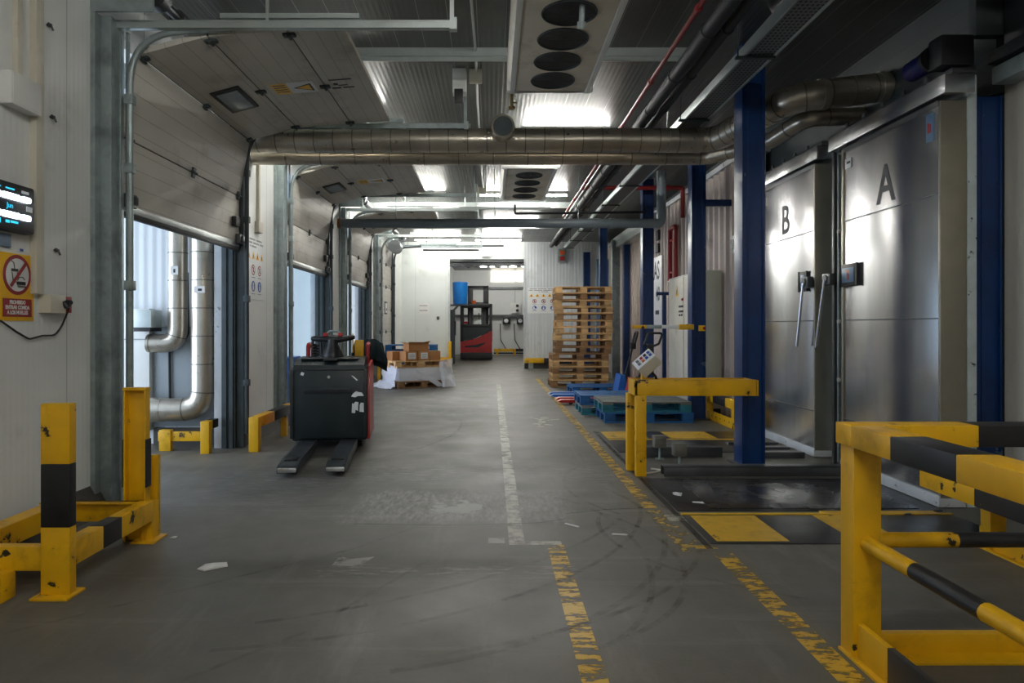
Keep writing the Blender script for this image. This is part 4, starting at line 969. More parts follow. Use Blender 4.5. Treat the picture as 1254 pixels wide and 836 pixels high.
# ------------------------------------------------------------------ hand pallet trucks
def hand_truck(label, bx, y, mat, hx, sd=(0, 1, 0), hw=.11):
    t = thing('hand_pallet_truck', label, 'pallet truck', (bx, y, 0), 'hand pallet trucks')
    for s_ in (-1, 1):
        m = MB(); m.prism([(bx - 1.22, .05), (bx - 1.16, .085), (bx, .085), (bx, .03), (bx - 1.16, .04)], 'y', y + s_*.19 - .08, y + s_*.19 + .08); fk = m.build('fork', mat, t)
        m = MB(); m.tube((bx - 1.0, y + s_*.19 - .05, .036), (bx - 1.0, y + s_*.19 + .05, .036), .035, 14); m.build('roller', M['black'], fk)
    m = MB(); m.prism([(bx - .02, .06), (bx + .1, .06), (bx + .16, .12), (bx + .13, .43), (bx + .05, .43)], 'y', y - .25, y + .25); m.build('body', mat, t)
    m = MB(); m.tube((bx + .17, y, .1), (bx + .17, y, .45), .045, 14); m.build('pump', M['black'], t)
    for s_ in (-1, 1):
        m = MB(); m.tube((bx + .2, y + s_*.05 - .025, .09), (bx + .2, y + s_*.05 + .025, .09), .09, 18); m.build('steer_wheel', M['rubber'], t)
    m = MB(); m.tube((bx + .18, y, .42), (hx, y, .95), .02, 10)
    top = V((hx, y, .95)); d = (V((hx, y, .95)) - V((bx + .18, y, .42))).normalized(); sd = V(sd)
    m.path(fillet([top, top + sd*hw + d*.06, top + sd*hw + d*.26, top - sd*hw + d*.26, top - sd*hw + d*.06], .05, 4) + [top], .02, 10)
    m.box(top.x - .05, top.x + .05, top.y - .04, top.y + .04, top.z - .06, top.z + .06, .015)
    m.build('handle', M['black'], t)
hand_truck('blue hand pallet truck with its forks by the floor line', 2.28, 12.55, M['bluebin'], 2.60)
hand_truck('red hand pallet truck parked beside the blue pallet truck', 2.32, 11.62, M['red'], 2.70, (.9, .3, 0), .15)

# ------------------------------------------------------------------ ride-on pallet truck (black)
t = thing('ride_on_pallet_truck', 'black and red ride-on pallet truck with its forks pointing this way', 'pallet truck', (0, 0, 0))
m = MB()
m.box(-.40, .40, .0, .06, .13, .86, .02); m.box(-.39, .39, .05, .62, .10, .88, .03)
m.prism([(.0, .84), (.60, .88), (.60, .97), (.14, .955), (.02, .90)], 'x', -.36, .36)
m.box(-.34, .34, .62, .72, .1, .95, .02); body = m.build('body', M['truckblack'], t)
m = MB()
m.box(-.25, .22, -.008, .01, .60, .66, .006); m.build('grab_recess', M['black'], body)
m = MB(); m.prism([(0.0, .60), (-.014, .625), (-.016, .645), (0.0, .65)], 'x', -.25, .22); m.build('recess_lip', M['fork'], body)  # paler colour on the lip stands in for the light it catches
m = MB(); m.box(-.36, .36, -.012, .0, .845, .862, .004); m.box(-.395, -.36, -.012, 0, .14, .85, .004); m.box(.36, .395, -.012, 0, .14, .85, .004); m.build('cover_trim', M['black'], body)
m = MB(); m.box(-.06, .08, .03, .10, .945, .958, .003); m.box(-.30, .30, .1, .56, .955, .965, .004); m.build('top_tray', M['black'], body)
for poly in ([(.235, .40), (.27, .395), (.275, .43), (.30, .42), (.305, .51), (.27, .515), (.255, .49), (.24, .50)], [(.315, .41), (.365, .405), (.36, .50), (.33, .505), (.318, .48)], [(.23, .57), (.27, .56), (.3, .575), (.36, .575), (.34, .61), (.31, .615), (.28, .625), (.25, .60)], [(.23, .79), (.25, .785), (.30, .74), (.285, .735)], [(-.29, .80), (-.26, .79), (-.25, .82), (-.28, .83)]):
    m = MB(); m.prism(poly, 'y', -.0035, -.001); m.build('torn_sticker', M['paper'], body)
m = MB(); m.disc((0, -.004, .775), .016, (0, 1, 0), .01, 16); m.build('lock', M['chrome'], body)
for x in (.365,):
    m = MB(); m.prism([(.02, .12), (.75, .12), (.75, .5), (.70, .88), (.56, .93), (.10, .88), (.02, .7)], 'x', x + .03, x + .055); m.build('side_panel', M['red'], t)
m = MB(); m.prism([(.12, .12), (.75, .12), (.75, .5), (.70, .86), (.56, .87), (.12, .86)], 'x', -.402, -.385); m.build('side_panel', M['red'], t)
for x in (-.30, .36):
    m = MB(); m.path(fillet([(x, .60, .85), (x, .60, 1.10), (x, .78, 1.10), (x, .95, 1.05), (x, 1.0, .5)], .05, 4), .024, 10); m.build('guard_post', M['red'], t)
m = MB(); m.box(.215, .315, .62, .65, .93, 1.15, .006); m.build('yellow_plate', M['yellow'], t)
m = MB(); m.box(.17, .185, .78, .8, 1.0, 1.22, .003); m.build('yellow_strip', M['yellow'], t)
m = MB(); m.path([(-.01, .42, .955), (-.01, .42, .97), (-.01, .42, 1.02), (-.01, .42, 1.10), (-.01, .42, 1.16)], [.115, .12, .105, .065, .06], 20); m.build('tiller_boot', M['black'], t)
m = MB(); m.path([(-.24, .44, 1.17), (-.2, .43, 1.17), (-.1, .42, 1.165), (0, .42, 1.16), (.1, .42, 1.165), (.19, .43, 1.18), (.23, .44, 1.185)], [.02, .032, .034, .05, .034, .03, .018], 12); th_ = m.build('tiller_handle', M['black'], t)
m = MB(); m.path(fillet([(-.07, .43, 1.18), (-.06, .44, 1.25), (.06, .44, 1.25), (.07, .43, 1.18)], .04, 4), .014, 8); m.build('tiller_loop', M['galv'], th_)
for x in (-.085, .075):
    m = MB(); m.box(x - .025, x + .025, .40, .44, 1.195, 1.235, .006); m.build('red_button', M['red'], th_)
m = MB(); m.path([(-.22 + .03*math.cos(k*.9), .58 + .03*math.sin(k*.9), .93 + k*.0045) for k in range(40)], .012, 6); m.path(fillet([(-.25, .58, 1.1), (-.24, .58, 1.19), (-.16, .58, 1.17), (-.15, .58, .95)], .05, 4), .016, 8); m.build('coiled_cable', M['black'], t)
m = MB(); m.box(-.38, .38, .72, 1.35, .12, .2, .02); m.build('step_platform', M['black'], t)
m = MB(); m.box(-.3, .3, 1.28, 1.36, .2, .78, .03); m.build('back_rest', M['black'], t)
for s_ in (-1, 1):
    m = MB(); x = s_*.205
    m.prism([(.06, .12), (.06, .04), (-1.05, .03), (-1.22, .035), (-1.25, .06), (-1.2, .1), (-1.0, .115)], 'x', x - .085, x + .085)
    fk = m.build('fork', M['fork'], t)
    m = MB(); m.box(x - .055, x + .055, -1.06, -.92, .112, .12, .002, 0); m.build('roller_window', M['black'], fk)
    m = MB(); m.box(x - .08, x + .08, -1.252, -1.22, .045, .085, .008); m.build('worn_tip', M['chrome'], fk)
    m = MB(); m.tube((x - .05, -.98, .042), (x + .05, -.98, .042), .042, 14); m.build('roller', M['rubber'], fk)
for x in (-.28, .28):
    m = MB(); m.tube((x - .04, .3, .08), (x + .04, .3, .08), .08, 18); m.build('wheel', M['rubber'], t)
t.location = (-1.70, 7.13, 0); t.rotation_euler = (0, 0, R(6.5))
# jacket slung over the truck's guard rail
from mathutils import noise as MN
m = MB(); n = 22; G = []
for i in range(n + 1):
    row = []
    for j in range(n + 1):
        u_, v_ = i/n, j/n
        a = v_ - .42
        p = V((-1.62 + .34*u_ + .12*abs(a)*(u_ - .5), 8.05 + .16*math.tanh(a*5)*.5 - .025*math.sin(u_*13 + v_*3), 1.16 - abs(a)*(.58 + .05*math.sin(u_*6 + 1)) - .12*(u_ - .45)**2))
        p += MN.noise_vector(p*7)*.022
        row.append(m.bm.verts.new(p))
    G.append(row)
for i in range(n):
    for j in range(n): m.bm.faces.new((G[i][j], G[i+1][j], G[i+1][j+1], G[i][j+1]))
o = tag(m.build('jacket', M['cloth'], None, True, 80), 'dark teal jacket slung over the guard rail of the black pallet truck', 'jacket')
md = o.modifiers.new('s', 'SOLIDIFY'); md.thickness = .02
t = thing('yellow_stake', 'short yellow post by the wall between the jacket and the white load', 'post', (-2.58, 15.6, 0))
m = MB(); m.box(-2.6, -2.54, 15.57, 15.63, 0, .6, .004); m.build('post', M['yellow'], t)
m = MB(); m.box(-2.64, -2.5, 15.53, 15.67, 0, .012); m.build('foot_plate', M['yellow'], t)
t = thing('plastic_bin', 'blue plastic bin in the second dock doorway', 'bin', (-2.95, 9.5, 0))
m = MB(); m.prism([(-3.35, .0), (-2.82, .0), (-2.78, .85), (-3.39, .85)], 'y', 9.35, 9.85); m.build('body', M['bluebin'], t)
m = MB(); m.box(-3.42, -2.76, 9.32, 9.88, .83, .88, .008); m.build('rim', M['bluebin'], t)

# ------------------------------------------------------------------ reach truck and drum in the room behind
t = thing('reach_truck', 'red and black reach truck in the far doorway', 'forklift', (-.6, 26.5, 0))
x0, x1, y0 = -1.22, .03, 26.5
m = MB(); m.box(x0 + .0, x1, y0, y0 + 1.2, .05, .30, .03); m.build('chassis', M['black'], t)
m = MB(); m.prism([(x0 + .01, .30), (x1 - .01, .30), (x1 - .01, 1.16), (x0 + .62, .84), (x0 + .01, .72)], 'y', y0 + .01, y0 + 1.1); m.build('red_body', M['red'], t)
m = MB(); m.prism([(x0 + .02, .74), (x0 + .61, .86), (x1 - .02, 1.17), (x1 - .02, 1.32), (x0 + .02, 1.32)], 'y', y0 + .03, y0 + 1.1); m.prism([(x0 + .18, .50), (x0 + .7, .50), (x1 - .3, .64), (x1 - .27, .70), (x0 + .6, .60), (x0 + .18, .56)], 'y', y0 - .005, y0 + .01); m.build('body_cover', M['truckblack'], t)
for x in (x0, x1 - .12):
    m = MB(); m.box(x, x + .12, y0 + .02, y0 + .14, .72, 2.12, .02); m.build('cab_pillar', M['black'], t)
    m = MB(); m.box(x + .02, x + .1, y0 + 1.1, y0 + 1.18, .3, 2.12, .02); m.build('cab_pillar', M['black'], t)
m = MB(); m.box(x0, x1, y0, y0 + 1.22, 2.06, 2.2, .03); m.build('overhead_guard', M['black'], t)
m = MB(); m.box(x0 + .05, x1 - .05, y0 + .02, y0 + .1, 1.28, 1.4, .02); m.build('cross_rail', M['black'], t)
for x in (-.92, -.82, -.42, -.32):
    m = MB(); m.box(x, x + .08, y0 + 1.25, y0 + 1.4, .05, 2.2, .005); m.build('mast_rail', M['steel_dark'], t)
m = MB()
for x in (-.98, -.34): m.box(x, x + .22 if x < -.5 else x + .22, y0 + 1.42, y0 + 1.55, .3, 2.95, .01)
m.box(-.98, -.12, y0 + 1.42, y0 + 1.55, 2.88, 2.98, .01); m.box(-.98, -.12, y0 + 1.42, y0 + 1.55, 2.2, 2.3, .01); m.build('inner_mast', M['black'], t)
m = MB(); m.tube((-.7, y0 + .4, 2.2), (-.7, y0 + .4, 2.34), .08, 16); m.build('beacon', M['orange'], t)
m = MB(); m.box(-.52, -.48, y0 + .6, y0 + .64, 1.3, 1.85); m.tube((-.5, y0 + .58, 1.5), (-.5, y0 + .56, 1.5), .09, 16, 1); m.build('steering_column', [M['black'], M['galv_light']], t)
t = thing('bracket_shelf', 'dark wall bracket carrying the blue drum beside the reach truck', 'bracket', (-1.7, 25.9, 2.1))
m = MB(); m.box(-1.75, -.9, 25.55, 26.25, 2.09, 2.14, .004); m.build('shelf', M['steel_dark'], t)
m = MB(); m.bar((-1.74, 25.65, 1.62), (-1.28, 25.65, 2.09), .05, .05); m.build('brace', M['steel_dark'], t)
m = MB(); m.bar((-1.74, 26.15, 1.62), (-1.28, 26.15, 2.09), .05, .05); m.build('brace', M['steel_dark'], t)
t = thing('plastic_drum', 'bright blue plastic drum on a bracket above the reach truck', 'drum', (-1.19, 25.9, 2.14))
m = MB(); m.path([(-1.19, 25.9, 2.14), (-1.19, 25.9, 2.16), (-1.19, 25.9, 2.85), (-1.19, 25.9, 2.95), (-1.19, 25.9, 2.99)], [.25, .265, .285, .285, .27], 28); m.build('body', M['bluedrum'], t)
m = MB(); m.torus((-1.19, 25.9, 2.95), .285, .016, (0, 0, 1), 28); m.torus((-1.19, 25.9, 2.45), .275, .008, (0, 0, 1), 28); m.build('rim', M['bluedrum'], t)
m = MB(); m.box(-1.745, -1.3, 24.0, 24.4, 0, 1.9, .02); m.box(-1.29, -1.27, 24.05, 24.35, 1.0, 1.5, mi=1); tag(m.build('charger_cabinet', [M['galv_dark'], M['black']]), 'narrow grey charger cabinet just inside the far doorway', 'cabinet')
m = MB(); m.box(-1.35, -.95, 31.93, 31.97, 1.45, 1.85, .004); m.box(-1.28, -1.02, 31.925, 31.93, 1.55, 1.75, mi=1); tag(m.build('fire_sign', [M['sign_red'], M['sign_white']]), 'red fire equipment sign on the far white wall', 'sign')
t = thing('socket_panel', 'white and black socket box on the far wall under the glass block window', 'socket', (1.2, 31.9, 2.1))
m = MB(); m.box(.92, 1.36, 31.84, 31.98, 1.93, 2.42, .01); m.build('casing', M['white'], t)
m = MB(); m.tube((1.2, 31.84, 2.28), (1.2, 31.78, 2.28), .07, 14); m.tube((1.2, 31.84, 2.06), (1.2, 31.78, 2.06), .07, 14); m.build('outlet', M['black'], t)
m = MB(); m.tube((1.1, 31.96, 2.42), (1.1, 31.96, 3.05), .015, 8); m.build('conduit', M['galv_light'], t)
for x, lb in ((.7, 'black wall charger with hanging cable close to the socket box'), (1.35, 'black wall charger at the edge of the far doorway')):
    t = thing('wall_charger', lb, 'charger', (x, 31.8, 1.5), 'wall chargers')
    m = MB(); m.box(x - .18, x + .18, 31.7, 31.98, 1.42, 1.74, .02); m.build('casing', M['black'], t)
    m = MB(); m.disc((x - .02, 31.69, 1.58), .1, (0, -1, 0), .02, 16); m.build('dial', M['chrome'], t)
    m = MB(); m.path(fillet([(x - .3, 31.75, 1.45), (x - .28, 31.7, .7), (x - .05, 31.65, .3), (x + .1, 31.65, .2)], .2, 5), .02, 6); m.build('cable', M['black'], t)
m = MB()
for k, (a, b) in enumerate(((.1, 1.1), (1.1, 3.0))): m.box(a, b, 31.2, 31.3, .16, .30, .005, k % 2)
m.box(.2, .3, 31.2, 31.3, 0, .16); m.box(1.0, 1.1, 31.2, 31.3, 0, .16); m.box(0.1, 3.0, 31.4, 31.5, .05, .12, mi=1)
tag(m.build('guard_barrier', YB), 'low yellow and black kerb rail on the floor behind the reach truck', 'barrier')

# ------------------------------------------------------------------ partition fittings
m = MB(); n = 24
prof = []
for k in range(n + 1): prof.append((-1.30 + 2.3*k/n, 3.18 + .03*math.sin(k*1.9) + .02*math.sin(k*.7)))
m.prism([(-1.30, 3.405), (1.0, 3.405)] + prof[::-1], 'y', 21.24, 21.40); m.tube((-1.3, 21.28, 3.33), (1.0, 21.28, 3.31), .06, 12)
tag(m.build('rolled_curtain', mk('glossy black plastic', rgb(24, 26, 28), .25, 0, .2, 4, bump=(.5, 5))), 'rolled up black plastic curtain across the top of the far doorway', 'curtain')
t = thing('control_station', 'grey box with amber and red lamps high on the ribbed partition', 'control box', (2.2, 21.25, 3.4))
m = MB(); m.box(2.06, 2.32, 21.2, 21.298, 3.30, 3.72, .01); m.build('casing', M['galv'], t)
m = MB(); m.box(2.12, 2.26, 21.18, 21.2, 3.54, 3.66, .004); m.build('amber_lamp', M['orange'], t)
m = MB(); m.box(2.12, 2.26, 21.18, 21.2, 3.36, 3.48, .004); m.build('red_lamp', M['red'], t)
t = thing('emergency_light', 'small white emergency light above the far doorway', 'light', (-.13, 21.2, 3.55))
m = MB(); m.box(-.28, .02, 21.18, 21.298, 3.50, 3.66, .01); m.build('casing', M['cream'], t)
m = MB(); m.box(-.26, .0, 21.16, 21.18, 3.48, 3.56, .008); m.build('diffuser', M['sign_white'], t)
m = MB(); m.box(-2.3, -1.95, 21.292, 21.299, 1.7, 2.05); m.box(-2.25, -2.0, 21.29, 21.292, 1.95, 1.97, mi=1); m.box(-2.25, -2.0, 21.29, 21.292, 1.8, 1.82, mi=1); tag(m.build('paper_notice', [M['paper'], M['greyink']]), 'white sheet of paper pinned on the pale back partition', 'paper')
m = MB(); m.box(-1.71, -1.63, 21.28, 21.3, 1.52, 1.62, .003); tag(m.build('small_plate', M['galv_dark']), 'small dark square plate on the pale back partition', 'plate')
t = thing('corner_guard', 'yellow guard around the foot of the partition beside the far doorway', 'guard', (-1.4, 21.1, 0))
m = MB(); m.box(-1.34, -1.24, 21.0, 21.1, 0, .85, .005); m.build('post', M['yellow'], t)
m = MB(); m.box(-2.7, -1.34, 21.0, 21.12, .22, .36, .005); m.box(-1.62, -1.30, 20.6, 21.0, .05, .22, .005); m.build('rail', M['yellow'], t)
t = thing('kick_rail', 'yellow and black kick rail along the foot of the ribbed partition', 'guard', (1.3, 21.15, .2))
m = MB()
for k, (a, b) in enumerate(((1.02, 1.62), (1.62, 2.78))): m.box(a, b, 21.12, 21.22, .18, .33, .004, k % 2)
m.build('rail', YB, t)
m = MB(); m.box(1.02, 1.14, 21.1, 21.22, 0, .18, .004); m.build('foot', M['black'], t)

# ------------------------------------------------------------------ under the ceiling
def cooler(label, ya, yb):
    t = thing('air_cooler', label, 'air cooler', (.54, (ya+yb)/2, 3.5), 'ceiling air coolers')
    x0, x1 = .15, .94
    m = MB(); m.prism([(x0, 3.62), (x0 + .05, 3.515), (x0 + .09, 3.50), (x1 - .09, 3.50), (x1 - .05, 3.515), (x1, 3.62), (x1, 3.86), (x0, 3.86)], 'y', ya, yb); m.build('casing', M['coolbase'], t)
    m = MB(); m.box(x0 + .02, x0 + .065, ya, yb, 3.488, 3.512, .004); m.box(x1 - .065, x1 - .02, ya, yb, 3.488, 3.512, .004)
    m.box(x0 - .006, x1 + .006, yb - .05, yb + .012, 3.50, 3.865, .006); m.box(x0 - .006, x1 + .006, ya - .012, ya + .05, 3.50, 3.865, .006)
    m.build('white_edge', M['white'], t)
    m = MB()
    for xx in (x0 + .1, x1 - .1):
        for yy in (ya + .2, yb - .2): m.box(xx - .02, xx + .02, yy - .02, yy + .02, 3.86, 3.95)
    m.build('hanger', M['galv'], t)
    n = 4; st = (yb - ya - .25) / n
    for k in range(n):
        c = V((.545, ya + .2 + st*(k + .5) - .06, 3.499))
        m = MB(); m.disc(c, .185, (0, 0, 1), .006, 40); fan = m.build('fan_opening', M['fanhole'], t)
        m = MB(); m.torus(c - V((0, 0, .006)), .19, .008, (0, 0, 1), 40, 0, 6)
        for rr in (.03, .05, .07, .09, .11, .13, .15, .17): m.torus(c - V((0, 0, .012)), rr, .0016, (0, 0, 1), 32, 0, 5)
        m.tube(c + V((-.19, 0, -.012)), c + V((.19, 0, -.012)), .0025, 5)
        m.build('fan_grille', M['galv_dark'], fan)
    return t
t = cooler('large beige ceiling air cooler in front of the round duct', 4.42, 6.42)
m = MB(); m.tube((.19, 6.46, 3.52), (.19, 6.46, 3.38), .014, 10); m.tube((.19, 6.46, 3.36), (.19, 6.46, 3.38), .035, 12); m.tube((.19, 6.46, 3.42), (.24, 6.46, 3.42), .006, 6); m.build('drain_pipe', mk('brass', rgb(120, 100, 60), .4, .7, .1, 5), t)
t = cooler('smaller looking white ended air cooler beyond the round duct', 9.5, 11.85)
t['label'] = 'white ended ceiling air cooler between the round duct and the grey pipe'
m = MB(); m.box(.14, .95, 9.475, 9.488, 3.52, 3.86, .002); m.box(.14, .95, 9.468, 9.476, 3.68, 3.69); m.box(.5, .62, 9.466, 9.476, 3.755, 3.775, mi=1); m.build('end_cover', [M['white'], M['sign_blue']], t)
m = MB(); m.tube((.62, 4.62, 3.6), (.62, 4.7, 3.4), .02, 10); m.tube((.62, 4.7, 3.4), (.62, 4.72, 3.36), .03, 10)
tag(m.build('hanging_pipe', M['galv']), 'small grey pipe end with a nozzle hanging in front of the large air cooler', 'nozzle')

DZ = 3.36
t = thing('ventilation_duct', 'large round spiral duct crossing the hall under the ceiling', 'duct', (0, 7.55, DZ))
m = MB(); duct_path(m, fillet([(-2.78, 7.55, DZ), (2.46, 7.55, DZ), (2.80, 6.32, 3.42), (3.66, 6.32, 3.52)], .26, 6), .132, 28, .21); m.build('duct_pipe', [M['duct'], M['duct_seam']], t)
for p, d in (((2.28, 7.55, DZ), (1, 0, 0)), ((2.557, 7.2, 3.377), V((.345, -1.23, .06))), ((2.717, 6.62, 3.405), V((.345, -1.23, .06))), ((3.06, 6.32, 3.449), V((1, 0, .11))), ((3.6, 6.32, 3.515), (1, 0, .1))):
    d = V(d).normalized(); m = MB(); m.path([V(p) - d*.03, V(p) + d*.03], .14, 28); m.build('collar', M['duct'], t)
m = MB(); m.tube((.12, 7.5, DZ + .06), (.12, 7.22, DZ + .06), .115, 28); m.torus((.12, 7.21, DZ + .06), .115, .012, (0, 1, 0), 28); st = m.build('capped_branch', M['duct'], t)
m = MB(); m.disc((.12, 7.215, DZ + .06), .105, (0, 1, 0), .01, 28); m.build('end_cap', M['galv_dark'], st)
for x in (-1.9, 1.95):
    m = MB(); m.box(x - .008, x + .008, 7.54, 7.56, DZ + .13, 3.95); m.torus((x, 7.55, DZ), .134, .004, (1, 0, 0), 28); m.build('hanger_strap', M['galv'], t)
t = thing('ventilation_duct', 'slimmer duct running just behind and below the large round duct', 'duct', (0, 7.95, 3.27))
m = MB(); duct_path(m, fillet([(-2.78, 7.95, 3.27), (2.5, 7.95, 3.27), (2.96, 7.2, 3.27), (3.1, 6.74, 3.36), (3.66, 6.74, 3.38)], .2, 5), .085, 20, .4); m.build('duct_pipe', [M['duct'], M['duct_seam']], t)
t = thing('grey_pipe', 'grey plastic pipe crossing the hall beyond the white ended air cooler', 'pipe', (0, 11.3, 3.03))
m = MB(); m.path(fillet([(-2.54, 11.42, 3.03), (2.64, 11.42, 3.03), (2.84, 11.42, 3.03), (2.84, 11.42, 3.9)], [.1, .2], 8), .078, 20); m.build('pipe', M['pvc'], t)
m = MB(); m.tube((-2.57, 11.42, 3.03), (-2.52, 11.42, 3.03), .085, 16); m.build('end_plug', mk('brown foam', rgb(150, 90, 40), .8), t)
for x in (1.75, 2.02):
    m = MB(); m.tube((x - .04, 11.42, 3.03), (x + .04, 11.42, 3.03), .088, 20); m.build('coupling', M['pvc'], t)
m = MB()
for x in (-1.6, .05, 1.45): m.tube((x, 11.42, 3.1), (x, 11.42, 3.95), .006, 6)
m.build('hanger_rod', M['galv'], t)
# long runs along the hall
t = thing('cable_tray', 'perforated steel cable tray running the length of the hall', 'cable tray', (2.1, 10, 3.4))
m = MB(); m.box(2.08, 2.31, 1, 19.5, 3.525, 3.532); m.build('tray_bottom', M['tray'], t)
for x in (2.06, 2.305):
    m = MB(); m.box(x, x + .022, 1, 19.5, 3.515, 3.60, .002); m.build('side_rail', M['galv_light'], t)
for k in range(11):
    y = 2.2 + k*1.7
    m = MB(); m.box(2.0, 2.325, y - .02, y + .02, 3.495, 3.515, .003); m.tube((2.02, y, 3.5), (2.02, y, 3.95), .006, 6); m.build('support_bracket', M['galv_dark'], t)
for x, z, r, lb in ((1.66, 3.56, .062, 'thick black lagged pipe running under the ceiling beside the cable tray'), (1.80, 3.58, .045, 'slim black lagged pipe between the thick pipe and the cable tray')):
    m = MB(); m.path([(x, 1, z), (x, 19, z)], r, 14)
    for k in range(19): m.tube((x, 1.4 + k*.95, z), (x, 1.44 + k*.95, z), r + .008, 14)
    tag(m.build('lagged_pipe', M['blackpipe']), lb, 'pipe', 'black lagged pipes')
m = MB(); m.path(fillet([(2.2, 1, 3.72), (2.2, 5.2, 3.72), (2.2, 5.3, 3.9)], .08, 5), .07, 14); tag(m.build('lagged_pipe', M['blackpipe']), 'short thick black pipe above the cable tray', 'pipe', 'black lagged pipes')
m = MB(); m.path([(1.52, 1, 3.64), (1.52, 14.5, 3.64)], .02, 10)
for k in range(9): m.tube((1.52, 2 + k*1.5, 3.64), (1.52, 2.05 + k*1.5, 3.64), .03, 10)
tag(m.build('red_pipe', M['redpipe']), 'thin red pipe running along the hall beside the black pipes', 'pipe', 'red pipes')
m = MB(); m.path(fillet([(1.58, 11.9, 3.72), (3.25, 11.9, 3.72), (3.33, 11.9, 3.72), (3.33, 11.9, 3.2)], .06, 5), .038, 12)
for x in (1.8, 2.4, 3.0): m.tube((x, 11.9, 3.72), (x + .1, 11.9, 3.72), .048, 12)
tag(m.build('red_pipe', M['redpipe']), 'thick red pipe crossing to the cream wall above the cabinet', 'pipe', 'red pipes')
m = MB(); m.path([(1.62, 9, 3.70), (1.62, 16, 3.70)], .012, 8); tag(m.build('white_conduit', M['white']), 'thin white conduit next to the red pipe beyond the round duct', 'conduit')
t = thing('white_conduit', 'white conduit with junction boxes running along the ceiling', 'conduit', (-.17, 8, 3.92))
m = MB(); m.path([(-.16 + .008*math.sin(k*1.3), 2.4 + k*.7, 3.925) for k in range(16)], .012, 8); m.build('conduit', M['white'], t)
m = MB(); m.box(-.23, -.10, 7.0, 7.12, 3.83, 3.945, .006); m.build('junction_box', M['cream'], t)
m = MB(); m.box(-.24, -.10, 12.9, 13.05, 3.83, 3.945, .006); m.build('junction_box', M['cream'], t)
t = thing('ceiling_box', 'white box with a small black unit hanging from the ceiling by the round duct', 'box', (-.33, 7.05, 3.8))
m = MB(); m.box(-.40, -.26, 6.98, 7.12, 3.70, 3.945, .006); m.build('casing', M['white'], t)
m = MB(); m.box(-.38, -.29, 6.93, 6.99, 3.58, 3.72, .01); m.build('sensor', M['black'], t)
t = thing('dark_pipe', 'thin dark pipe crossing towards the blue column beyond the second cooler', 'pipe', (1.5, 12.3, 3.3))
m = MB(); m.path(fillet([(.42, 12.3, 3.5), (.42, 12.3, 3.34), (2.75, 12.15, 3.34)], .04, 4), .022, 10); m.build('pipe', M['blackpipe'], t)
for yy, x0, x1, z, lb in ((12.8, -.6, 1.1, 3.52, 'pale steel strut under the ceiling beyond the second air cooler'), (18.9, -1.9, -.35, 3.42, 'thin dark strut under the ceiling near the pale partition'), (19.6, -2.5, .35, 3.62, 'long dark strut under the ceiling before the far doorway')):
    m = MB(); m.box(x0, x1, yy - .025, yy + .025, z - .022, z + .022, .003)
    for x in (x0 + .1, x1 - .1): m.tube((x, yy, z), (x, yy, 3.95), .006, 6)
    tag(m.build('ceiling_strut', M['galv_light'] if z == 3.52 else M['galv_dark']), lb, 'strut', 'struts under the ceiling')
t = thing('track_motor', 'dark round door motor above the closed dock door', 'motor', (-2.5, 17.4, 3.5))
m = MB(); m.tube((-2.45, 17.2, 3.33), (-2.45, 17.6, 3.33), .16, 18); m.build('drum', M['steel_dark'], t)
m = MB(); m.box(-2.64, -2.5, 17.3, 17.5, 3.3, 3.6, .01); m.build('bracket', M['galv'], t)

# fluorescent fittings
def tube_light(label, x0, x1, y, z=3.90, lit=True):
    t = thing('tube_light', label, 'light', ((x0+x1)/2, y, z), 'ceiling tube lights')
    m = MB(); m.prism([(y - .05, z + .05), (y - .03, z + .0), (y + .03, z + .0), (y + .05, z + .05)], 'x', x0, x1); m.build('housing', M['white'], t)
    m = MB(); m.tube((x0 + .03, y, z - .025), (x1 - .03, y, z - .025), .015, 12); m.build('tube', M['tube'], t)
    m = MB(); m.box(x0, x0 + .03, y - .03, y + .03, z - .045, z, .003); m.box(x1 - .03, x1, y - .03, y + .03, z - .045, z, .003); m.build('end_socket', M['white'], t)
LIGHTS = [(.40, 1.58, 9.1, 'lit tube light showing just above the large round duct'),
          (-2.45, -1.3, 8.35, 'lit tube light hidden behind the first raised dock door'),
          (-.25, 1.5, 13.4, 'lit tube light behind the second air cooler'),
          (-2.6, -.9, 13.4, 'lit tube light behind the second raised dock door'),
          (-.2, 1.2, 17.3, 'lit tube light above the grey pipe, in the hall centre'),
          (-2.6, -1.3, 16.6, 'lit tube light beside the third dock door'),
          (-2.3, -.9, 20.3, 'lit tube light over the pale back partition'),
          (-.5, .9, 20.3, 'lit tube light over the far doorway'),
          (-.6, .9, 1.6, 'lit tube light behind the camera near the white wall'),
          (-.9, .3, -1.4, 'lit tube light behind the camera, second from the white wall end'),
          (.9, 2.1, -1.4, 'lit tube light behind the camera on the cold room side'),
          (-.6, .6, -3.2, 'lit tube light at the rear end of the hall')]
for x0, x1, y, lb in LIGHTS: tube_light(lb, x0, x1, y)
tube_light('lit tube light in the room beyond the far doorway', -1.0, .6, 24.5); tube_light('lit tube light before the glass block window', -.5, 1.5, 29.2)

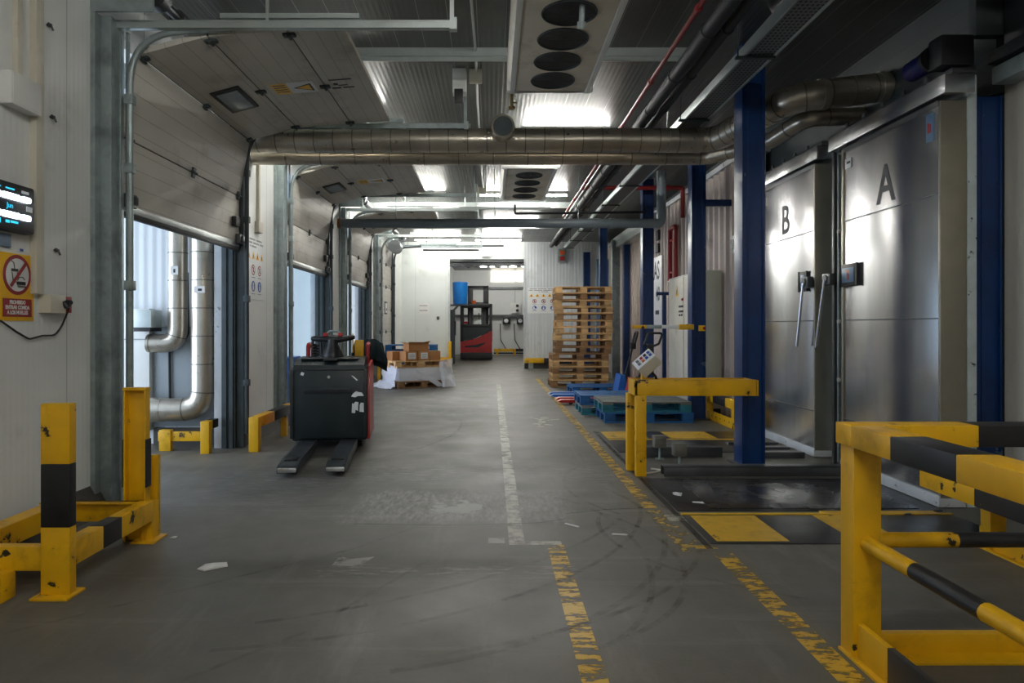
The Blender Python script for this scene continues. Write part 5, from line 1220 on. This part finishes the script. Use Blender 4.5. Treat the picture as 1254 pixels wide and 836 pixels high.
# litter
def scrap(label, pts, h, cat, name='paper_scrap'):
    m = MB(); n = len(pts); cx = sum(p[0] for p in pts)/n; cy = sum(p[1] for p in pts)/n
    top = m.bm.verts.new((cx, cy, h)); ring = [m.bm.verts.new((x, y, .003 + .6*h*((i*37) % 5)/5)) for i, (x, y) in enumerate(pts)]; low = [m.bm.verts.new((x, y, .001)) for x, y in pts]
    for i in range(n): m.bm.faces.new((top, ring[i], ring[(i+1) % n])); m.bm.faces.new((ring[i], low[i], low[(i+1) % n], ring[(i+1) % n]))
    m.bm.faces.new(low[::-1]); tag(m.build(name, M['paper'], None, False), label, cat, 'litter on the floor')
scrap('crumpled white rag on the concrete near the two post barrier', [(-1.58, 3.66), (-1.53, 3.63), (-1.48, 3.67), (-1.43, 3.70), (-1.45, 3.74), (-1.51, 3.72), (-1.56, 3.72)], .025, 'rag', 'paper_rag')
scrap('white paper scrap on the steel strip by the yellow patch', [(1.40, 5.25), (1.45, 5.22), (1.48, 5.3), (1.44, 5.36), (1.41, 5.32)], .02, 'paper scrap')
scrap('flat white paper scrap just beyond the yellow patch', [(1.46, 5.02), (1.56, 5.0), (1.58, 5.05), (1.48, 5.07)], .012, 'paper scrap')
scrap('thin white splinter on the concrete between the floor lines', [(.75, 4.27), (.84, 4.25), (.85, 4.262), (.76, 4.285)], .008, 'splinter', 'wood_splinter')
scrap('pale splinter on the concrete beside the white floor line', [(.48, 4.5), (.56, 4.42), (.57, 4.43), (.49, 4.52)], .008, 'splinter', 'wood_splinter')
scrap('tiny white scrap near the channel post of the two post barrier', [(-1.98, 4.2), (-1.94, 4.19), (-1.94, 4.22), (-1.97, 4.23)], .01, 'paper scrap')

# ------------------------------------------------------------------ daylight through the docks, world
def area(name, loc_, rot, sx, sy, e, col):
    l = bpy.data.lights.new(name, 'AREA'); l.shape = 'RECTANGLE'; l.size = sx; l.size_y = sy; l.energy = e; l.color = col
    o = bpy.data.objects.new(name, l); COL.objects.link(o); o.location = loc_; o.rotation_euler = rot; return o
for k, (a, b) in enumerate(DOORS[:3]):
    area('dock_daylight', (-5.3, (a+b)/2, 1.7), (0, R(-90), 0), 3.2, b - a + .4, (24, 21, 19)[k], ((.72, .84, 1.0), (.62, .78, 1.0), (.75, .82, 1.0))[k])
wd = bpy.data.worlds.new('W'); S.world = wd; wd.use_nodes = True
bg = wd.node_tree.nodes['Background']; bg.inputs[0].default_value = (.55, .7, 1, 1); bg.inputs[1].default_value = .35

# ------------------------------------------------------------------ camera
cam = bpy.data.cameras.new('Camera'); co = bpy.data.objects.new('Camera', cam); COL.objects.link(co)
co.location = (0, 0, 1.3); co.rotation_euler = (R(90), 0, 0)
cam.sensor_width = 36; cam.lens = 24; cam.shift_x = 25/1254; cam.shift_y = -18/1254; cam.clip_start = .05; cam.clip_end = 200
S.camera = co
for o in S.objects:
    if '_o' in o: del o['_o']
S.view_settings.view_transform = 'Standard'; S.view_settings.look = 'None'
S.view_settings.exposure = 2.35; S.view_settings.gamma = 1.0; S.view_settings.use_curve_mapping = False
S.cycles.use_denoising = True
S.cycles.max_bounces = 8; S.cycles.diffuse_bounces = 4; S.cycles.glossy_bounces = 4; S.cycles.transparent_max_bounces = 12
S.cycles.sample_clamp_indirect = 6
